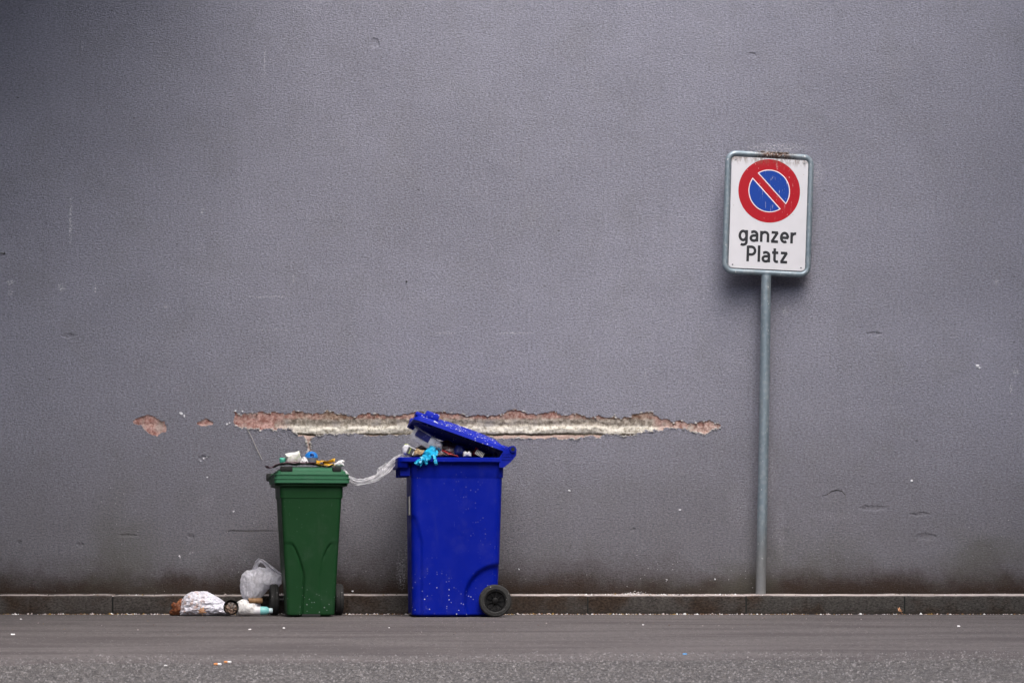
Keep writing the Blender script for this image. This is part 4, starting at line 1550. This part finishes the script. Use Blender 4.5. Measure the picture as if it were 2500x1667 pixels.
# --- clear film slung from the blue bin to the green bin
film = empty('plastic_film', P(925, 1150, -.66), 0, 'long twisted strip of clear plastic film slung between the two bins', 'plastic film')
route = [(1004, 1108), (992, 1110), (978, 1115), (966, 1123), (954, 1135), (944, 1145), (932, 1156), (918, 1166), (902, 1172), (886, 1176), (872, 1176), (860, 1171), (849, 1163)]
half = [4, 5, 7, 8, 9, 10, 9, 8, 8, 7, 8, 9, 5]
n, m = 110, 14
off = 3.7
vv, ff = [], []
for i in range(n + 1):
    k = i / n * (len(route) - 1)
    a = min(int(k), len(route) - 2)
    f = k - a
    px = route[a][0] + (route[a + 1][0] - route[a][0]) * f
    py = route[a][1] + (route[a + 1][1] - route[a][1]) * f
    hv = (half[a] + (half[a + 1] - half[a]) * f) / 412
    c = P(px, py, -.62 - .10 * i / n)
    d = Vector((route[a + 1][0] - route[a][0], 0, -(route[a + 1][1] - route[a][1]))).normalized()
    up = Vector((-d.z, 0, d.x))
    for j in range(m + 1):
        u = j / m * 2 - 1
        e = hv * (1 + .30 * fbm((i * .06, 3 if u > 0 else 9, off), 2))
        vv.append(c + up * (u * e) + Vector((0, .018 * fbm((i * .025, u * 2.2, off), 2) + .006 * fbm((i * .07, u * 5, off), 2), 0)) - film.location)
for i in range(n):
    for j in range(m):
        q = i * (m + 1) + j
        ff.append((q, q + 1, q + m + 2, q + m + 1))
link_py('stretched_film', vv, ff, clear, film, True, 80)
# bunched pleats where the film is pulled tight
for q in range(5):
    bm = bmesh.new()
    pp, rr_ = [], []
    t0, t1 = ((.0, .55), (.05, 1.0), (.3, .95), (.1, .7), (.45, 1.0))[q]
    for i in range(46):
        t = t0 + (t1 - t0) * i / 45
        k = t * (len(route) - 1)
        a = min(int(k), len(route) - 2)
        f = k - a
        hv = (half[a] + (half[a + 1] - half[a]) * f) * .85
        o_ = (q / 4 - .5) * 2 * hv + hv * .5 * fbm((t * 2.5, q * 3, 1), 2)
        c = P(route[a][0] + (route[a + 1][0] - route[a][0]) * f + o_ * .5, route[a][1] + (route[a + 1][1] - route[a][1]) * f + o_ * .8, -.64 - .10 * t)
        pp.append(c - film.location)
        rr_.append(.0006 + .0022 * max(0, fbm((t * 5, q * 2.3, 4), 2) + .25) * math.sin(math.pi * (i + .5) / 46) ** .5)
    tube(bm, pp, rr_, 6)
    link('pleat', bm, fold_film, film)
route3 = [(968, 1116), (956, 1121), (944, 1129), (932, 1136), (924, 1141), (919, 1148), (921, 1156), (926, 1163)]
vv, ff = [], []
n, nw = 50, 8
for i in range(n + 1):
    k = i / n * (len(route3) - 1)
    a = min(int(k), len(route3) - 2)
    f = k - a
    c = P(route3[a][0] + (route3[a + 1][0] - route3[a][0]) * f, route3[a][1] + (route3[a + 1][1] - route3[a][1]) * f, -.66)
    for j in range(nw + 1):
        u = j / nw
        w = .030 * math.sin(math.pi * min(1, i / n + .08))
        vv.append(c + Vector((u * w * .5, .012 * fbm((i * .12, u * 3, 8)), -u * w + .005 * fbm((i * .2, u * 4, 2)))) - film.location)
for i in range(n):
    for j in range(nw):
        q = i * (nw + 1) + j
        ff.append((q, q + 1, q + nw + 2, q + nw + 1))
link_py('loose_flap', vv, ff, clear, film, True, 80)

# --- heaped in the blue bin
YB = -.70
heap = pillow('refuse_sack', [(1000, 1122), (1004, 1100), (1030, 1086), (1060, 1078), (1090, 1080), (1130, 1092), (1170, 1102), (1205, 1111), (1222, 1122)], -.52, .20,
              blotched('dark_sack', [(.3, (.012, .007, .006)), (.5, (.06, .02, .012)), (.62, (.03, .03, .09)), (.8, (.012, .012, .05))], 12, .35), 'dark brown and blue refuse sack filling the blue bin under the lid', 'sack', .014, 16, 5)
box_o = empty('clear_box', P(1035, 1072, -.74), 0, 'clear plastic food box with a dark blue label tilted under the blue lid', 'box')
bm = bmesh.new()
box(bm, (0, 0, 0), (.076, .05, .036), .009)
link('shell', bm, sheet_plastic('clear_shell', (.95, .95, 1.0), .80, .10), box_o)
bm = bmesh.new()
box(bm, (-.022, -.006, .0), (.060, .05, .003), .002)
link('lid', bm, sheet_plastic('clear_lid', (.85, .85, .92), .6, .12), box_o).location = (0, 0, .040)
bm = bmesh.new()
box(bm, (-.006, -.0535, .022), (.046, .0015, .026))
lb = link('label', bm, blotched('blue_label', [(.3, (.008, .010, .10)), (.56, (.012, .016, .16)), (.66, (.20, .20, .40))], 30, .4, .1), box_o, False)
box_o.rotation_euler = (0, R(31), R(-8))
pillow('clear_wrap', [(1050, 1098), (1054, 1084), (1062, 1074), (1072, 1077), (1079, 1084), (1077, 1097)], -.76, .035, sheet_plastic('clear_wrap_film', (.93, .93, 1.0), .75, .1), 'crumpled ball of clear wrap beside the clear box in the blue bin', 'plastic wrap', .010, 50, 5)
pillow('crisp_bag', [(1084, 1112), (1086, 1098), (1096, 1092), (1106, 1095), (1110, 1112)], -.72, .03, blotched('foil_print', [(.3, (.35, .33, .36)), (.45, (.12, .02, .02)), (.6, (.55, .50, .48)), (.75, (.05, .06, .22))], 40, .3), 'silvery and red printed snack bag behind the red wrapper', 'snack bag', .008, 45, 5)
pillow('white_cup', [(983, 1105), (982, 1093), (987, 1086), (995, 1084), (1002, 1088), (1003, 1100), (998, 1110), (987, 1110)], -.72, .025, simple('cup_white', (.66, .66, .70), .4, .08, 30), 'round white plastic cup at the left corner of the blue bin', 'cup', .003, 30, 4, None, .3)
pillow('salad_leaf', [(986, 1086), (989, 1083), (996, 1084), (1000, 1087), (994, 1091)], -.70, .012, blotched('salad_green', [(.3, (.20, .30, .03)), (.6, (.50, .58, .12)), (.8, (.7, .7, .4))], 40), 'yellow green salad scrap above the white cup', 'food scrap', .004, 60, 4)
bm = bmesh.new()
box(bm, (0, 0, 0), (.027, .006, .023), .001)
pk = link('snack_packet', bm, M['sign_black'], None, False)
pk.location = P(1005, 1102, -.76)
pk.rotation_euler = (R(-12), R(24), R(8))
tag(pk, 'black packet with white edges standing beside the bread in the blue bin', 'packet')
for (cx, cz, hx, hz, mt) in ((-.012, -.002, .003, .019, simple('packet_green', (.20, .28, .03), .4)), (.0, .0215, .027, .0028, paper_white), (.012, -.008, .0025, .012, paper_white)):
    bm = bmesh.new()
    box(bm, (cx, -.0066, cz), (hx, .0012, hz))
    link('stripe', bm, mt, pk, False)
pillow('bread_roll', [(1010, 1113), (1011, 1102), (1018, 1094), (1026, 1097), (1036, 1099), (1041, 1106), (1038, 1114)], -.75, .035,
       blotched('torn_bread', [(.3, (.26, .13, .05)), (.48, (.60, .42, .22)), (.58, (.70, .56, .30)), (.75, (.50, .30, .16))], 36), 'torn cream bread roll behind the cyan glove', 'bread', .007, 42, 5)
pillow('food_wrapper', [(1066, 1112), (1068, 1100), (1076, 1097), (1083, 1100), (1086, 1110), (1080, 1114)], -.74, .02, blotched('brown_white', [(.35, (.25, .12, .08)), (.5, (.6, .5, .46)), (.6, (.75, .72, .72))], 50), 'small brown and white food wrapper right of the cyan glove', 'wrapper', .005, 50, 4)
sheet('red_wrapper', [(1080, 1101), (1088, 1104), (1098, 1108), (1108, 1113), (1118, 1117)], .05, -.80, -.80, blotched('red_film', [(.3, (.16, .006, .008)), (.55, (.30, .012, .014)), (.8, (.42, .05, .05))], 30, .3), 'dark red wrapper lying over the near rim of the blue bin', 'wrapper', .008, 40, 10, 24, .004, .004)
pillow('blue_pouch', [(1106, 1114), (1108, 1096), (1116, 1087), (1128, 1089), (1136, 1098), (1137, 1114)], -.70, .04, simple('pouch_blue', (.03, .05, .30), .35, .3, 20), 'dark blue plastic pouch in the middle of the blue bin', 'pouch', .008, 28, 5)
pillow('brown_sack', [(1074, 1104), (1075, 1088), (1080, 1079), (1092, 1075), (1102, 1080), (1105, 1092), (1104, 1106)], -.62, .05, blotched('red_brown_sack', [(.3, (.02, .006, .004)), (.6, (.09, .028, .015)), (.8, (.05, .03, .015))], 25), 'dark red brown sack bulging up under the blue lid', 'sack', .009, 28, 5)
pillow('tissue', [(1131, 1114), (1132, 1104), (1137, 1101), (1141, 1104), (1146, 1101), (1150, 1106), (1150, 1114)], -.80, .02, paper_white, 'crumpled white tissue near the middle of the blue bin rim', 'tissue', .006, 60, 5)
bm = bmesh.new()
box(bm, (0, 0, 0), (.010, .008, .024), .002)
o = link('red_packet', bm, simple('packet_red', (.34, .01, .012), .4, .2, 30), None)
o.location = P(1161, 1102, -.72)
o.rotation_euler = (0, R(24), 0)
tag(o, 'narrow red packet standing behind the striped packet', 'packet')
bm = bmesh.new()
box(bm, (0, 0, 0), (.025, .004, .016), .001)
o = link('striped_packet', bm, simple('packet_cream', (.62, .60, .50), .6, .1, 30), None)
o.location = P(1171, 1107, -.79)
o.rotation_euler = (R(-20), R(28), 0)
tag(o, 'cream packet with black bars near the hinge of the blue bin', 'packet')
for k in range(5):
    bm = bmesh.new()
    box(bm, (-.018 + .009 * k, -.0046, .0), (.0022, .0008, .0145))
    link('bar', bm, M['sign_black'], o, False)

# cyan glove hanging over the rim: cuff up in the heap, fingers down outside
gl_mat = simple('cyan_nitrile', (.012, .34, .58), .35, .25, 45, .4)
bm = bmesh.new()


def finger(pts, rs, Y):
    P3 = [P(a, b, y) for (a, b), y in zip(pts, Y)]
    # round it off along the way
    fine, fr = [], []
    for i in range(len(P3) - 1):
        for k in range(4):
            t = k / 4
            fine.append(P3[i].lerp(P3[i + 1], t))
            fr.append((rs[i] + (rs[i + 1] - rs[i]) * t) * random.uniform(.62, 1.08))
    fine.append(P3[-1])
    fr.append(rs[-1])
    tube(bm, fine, fr, 10)


yo = -.885
finger([(1066, 1094), (1058, 1096), (1050, 1102), (1043, 1111), (1039, 1117)], [.014, .025, .029, .024, .015], [-.74, -.78, -.83, -.875, yo])
finger([(1046, 1108), (1038, 1117), (1029, 1124), (1021, 1129), (1014, 1132)], [.015, .017, .016, .014, .009], [-.85, -.885, -.90, -.90, -.90])
finger([(1034, 1121), (1028, 1129), (1026, 1136), (1026, 1139)], [.010, .011, .008, .003], [-.885, -.90, -.90, -.90])
finger([(1053, 1106), (1050, 1116), (1044, 1122), (1039, 1128), (1038, 1133)], [.013, .014, .012, .011, .006], [-.85, -.885, -.90, -.90, -.90])
finger([(1058, 1104), (1060, 1115), (1063, 1123), (1064, 1130), (1065, 1134)], [.012, .012, .010, .010, .004], [-.85, -.885, -.90, -.90, -.90])
finger([(1060, 1098), (1066, 1103), (1066, 1109), (1064, 1114)], [.012, .010, .008, .004], [-.82, -.85, -.875, -.885])
finger([(1062, 1093), (1068, 1094), (1073, 1096)], [.010, .007, .003], [-.78, -.78, -.79])
for v in bm.verts:
    v.co += Vector((fbm(v.co * 70), fbm(v.co * 70 + Vector((3, 0, 0))), fbm(v.co * 70 + Vector((0, 3, 0))))) * .0095
gl = link('rubber_glove', bm, gl_mat, None, True, 50)
tag(gl, 'bright cyan rubber glove hanging over the rim of the blue bin', 'glove')

# --- small litter on the ground
def scrap(name, px, py, Y, sx, sy, sz, mat, label, cat, rz=0.0, group=None):
    bm = bmesh.new()
    n = 8
    A, B = [], []
    for k in range(n):
        a = 2 * math.pi * k / n
        r_ = random.uniform(.7, 1.1)
        A.append(bm.verts.new((math.cos(a) * sx * r_, math.sin(a) * sy * r_, .0005)))
        B.append(bm.verts.new((math.cos(a) * sx * r_ * .8, math.sin(a) * sy * r_ * .8, sz * random.uniform(.5, 1.3))))
    bm.faces.new(A[::-1])
    for k in range(n):
        bm.faces.new((A[k], A[(k + 1) % n], B[(k + 1) % n], B[k]))
    c = bm.verts.new((0, 0, sz))
    for k in range(n):
        bm.faces.new((B[k], B[(k + 1) % n], c))
    o = link(name, bm, mat, None, False)
    o.scale = (.8, .8, .8)
    p = P(px, py, Y)
    o.location = (p.x, Y, 0)
    o.rotation_euler = (0, 0, rz)
    return tag(o, label, cat, group)


def gy(py):
    return F * HC / (py - PY0) - DIST


scr = [(31, 1549, .016, .010, .007, 'white scrap on the asphalt nearest the left edge'), (51, 1511, .010, .008, .005, 'small white scrap just out from the kerb near the left edge'),
       (610, 1536, .014, .006, .004, 'flat white scrap on the asphalt left below the green bin'), (693, 1533, .009, .008, .006, 'small white scrap on the asphalt just below the green bin'),
       (1570, 1525, .013, .009, .006, 'white scrap on the asphalt midway between the blue bin and the sign'), (2340, 1529, .012, .010, .008, 'white pebble-like scrap on the asphalt near the right edge'),
       (404, 1624, .011, .006, .003, 'dim white scrap on the coarse asphalt at lower left'), (950, 1532, .010, .005, .004, 'tiny pale scrap on the asphalt just below left of the blue bin')]
for (px, py, sx, sy, sz, lab) in scr:
    scrap('paper_scrap', px, py, gy(py), sx, sy, sz, paper_white, lab, 'scrap', random.uniform(0, 2), 'white scraps dropped on the asphalt')
scrap('blue_scrap', 1672, 1597, gy(1597), .012, .007, .006, simple('scrap_blue', (.10, .30, .58), .5), 'tiny light blue plastic scrap on the asphalt seam right of the blue bin', 'scrap')
scrap('white_pebble', 2101, 1498, -.30, .012, .010, .012, paper_white, 'white pebble at the kerb foot left of the orange leaf', 'pebble')
scrap('white_pebble', 1672, 1500, -.33, .014, .010, .012, paper_white, 'white crumb at the kerb foot left of the sign pole', 'pebble')
for (px, py, rz, lab) in ((530, 1623, .35, 'left of the two cigarette butts on the coarse asphalt'), (555, 1618, -.25, 'right of the two cigarette butts on the coarse asphalt')):
    y = gy(py)
    e = empty('cigarette_butt', (P(px, py, y).x, y, .0), rz, lab, 'cigarette butt', 'cigarette butts on the asphalt')
    for (nm, a, b, mt) in (('filter', -.012, .002, bpy.data.materials.get('butt_filter') or simple('butt_filter', (.55, .22, .07), .8)), ('paper', .002, .015, paper_white)):
        bm = bmesh.new()
        tube(bm, [(a, 0, .0042), (b, 0, .0042)], .004, 10)
        link(nm, bm, mt, e)

# crumbs and grit along the kerb foot and on the kerb top
def crumbs(name, count, place, mats, smin, smax):
    vv, ff, mi_ = [], [], []
    for _ in range(count):
        p = place()
        s = random.uniform(smin, smax) * random.choice((.6, .8, 1, 1, 1.5))
        fl = random.uniform(.35, .9)
        rot = Matrix.Rotation(random.uniform(0, 6.28), 3, 'Z')
        b = len(vv)
        base_ = [Vector((math.cos(a) * s * random.uniform(.6, 1.2), math.sin(a) * s * .6 * random.uniform(.6, 1.2), 0)) for a in (0, 1.5, 3.1, 4.6)]
        vv += [p + rot @ q for q in base_] + [p + rot @ Vector((random.uniform(-.3, .3) * s, 0, s * fl))]
        m = random.choices(range(len(mats)), [w for _, w in mats])[0]
        for k in range(4):
            ff.append((b + k, b + (k + 1) % 4, b + 4))
            mi_.append(m)
    o = link_py(name, vv, ff, [m for m, _ in mats], None, False)
    o.data.polygons.foreach_set('material_index', mi_)
    return tag(o, kind='stuff')


grit_mats = [(paper_white, .12), (M['dust'], .28), (simple('grit_ochre', (.22, .14, .04), .9), .20), (simple('grit_brown', (.09, .045, .022), .9), .26), (simple('grit_dark', (.02, .018, .016), .9), .15)]


def foot():
    x = random.uniform(-3.25, 3.25)
    if random.random() < .55:
        x = random.gauss(-2.0, .65) if random.random() < .5 else random.gauss(.3, .8)
    return Vector((x, KF - .004 - abs(random.gauss(0, .035)), 0))


def ledge():
    x = random.uniform(-3.25, 3.25)
    if random.random() < .4:
        x = random.gauss(.95, .3)
    y = KF + .012 + abs(random.gauss(0, .05))
    return Vector((x, min(y, -.01), .1165 + (y - KF) * .024))


crumbs('kerb_grit', 2600, foot, grit_mats, .003, .010)
crumbs('ledge_grit', 1000, ledge, [(paper_white, .3), (M['dust'], .5), (grit_mats[2][0], .1), (grit_mats[4][0], .1)], .0025, .008)
crumbs('asphalt_grit', 260, lambda: Vector((random.uniform(-3, 3), -.3 - abs(random.gauss(0, 1.6)), 0)), grit_mats[1:], .002, .0042)
# pile of pale sweepings on the ledge
def pile():
    return Vector((P(1550, 0, KF).x + random.gauss(0, .035), KF + .03 + abs(random.gauss(0, .03)), .12 + abs(random.gauss(0, .007))))


crumbs('pale_sweepings', 160, pile, [(paper_white, .5), (M['dust'], .5)], .003, .006)
# drifted dust lying on the kerb top
vv, ff = [], []
nx, ny = 420, 5
for i in range(nx + 1):
    x = -3.6 + 7.2 * i / nx
    lo = .010 + .006 * fbm((x * 6, 0, 0)) + .004 * fbm((x * 30, 2, 0))
    thin = max(0, .15 + .9 * fbm((x * 2.2, 7, 0)) + .40 * x / 3.2)
    for j in range(ny + 1):
        t = j / ny
        y = lo + (.07 + .03 * x / 3.2 + .03 * fbm((x * 3, 4, 0))) * t
        zt = .1168 + y * .024
        hgt = (.0045 * min(1, thin) * math.sin(math.pi * min(.999, t + .03)) ** .5 + .0006 * fbm((x * 60, y * 60, 1))) if 0 < j < ny else -.004
        vv.append((x, KF + y, zt + hgt - (.003 if thin < .15 else 0)))
for i in range(nx):
    for j in range(ny):
        a = i * (ny + 1) + j
        ff.append((a, a + 1, a + ny + 2, a + ny + 1))
tag(link_py('ledge_dust', vv, ff, M['dust'], None, True, 70), kind='stuff')

# --- fixings in the wall
hk = empty('wall_hook', P(6, 618, 0), 0, 'small grey metal hook fixed to the wall at the left edge', 'hook')
bm = bmesh.new()
tube(bm, [(-.028, -.012, .003), (.0, -.014, .002), (.006, -.012, .0), (.008, .0, -.001)], .0035, 8)
link('rod', bm, M['steel'], hk)
bm = bmesh.new()
lathe(bm, [(0, -.002), (.008, -.001), (.008, .003)], 14)
o = link('plug', bm, M['black'], hk)
o.location = (.010, -.001, -.003)
bm = bmesh.new()
tube(bm, [(0, .004, 0), (0, -.012, -.001)], .0035, 8)
tube(bm, [(0, -.011, 0), (0, -.0135, 0)], .006, 10)
o = link('wall_nail', bm, M['black'], None)
o.location = P(993, 688, 0)
tag(o, 'short dark nail sticking out of the bare wall above the bins', 'nail')
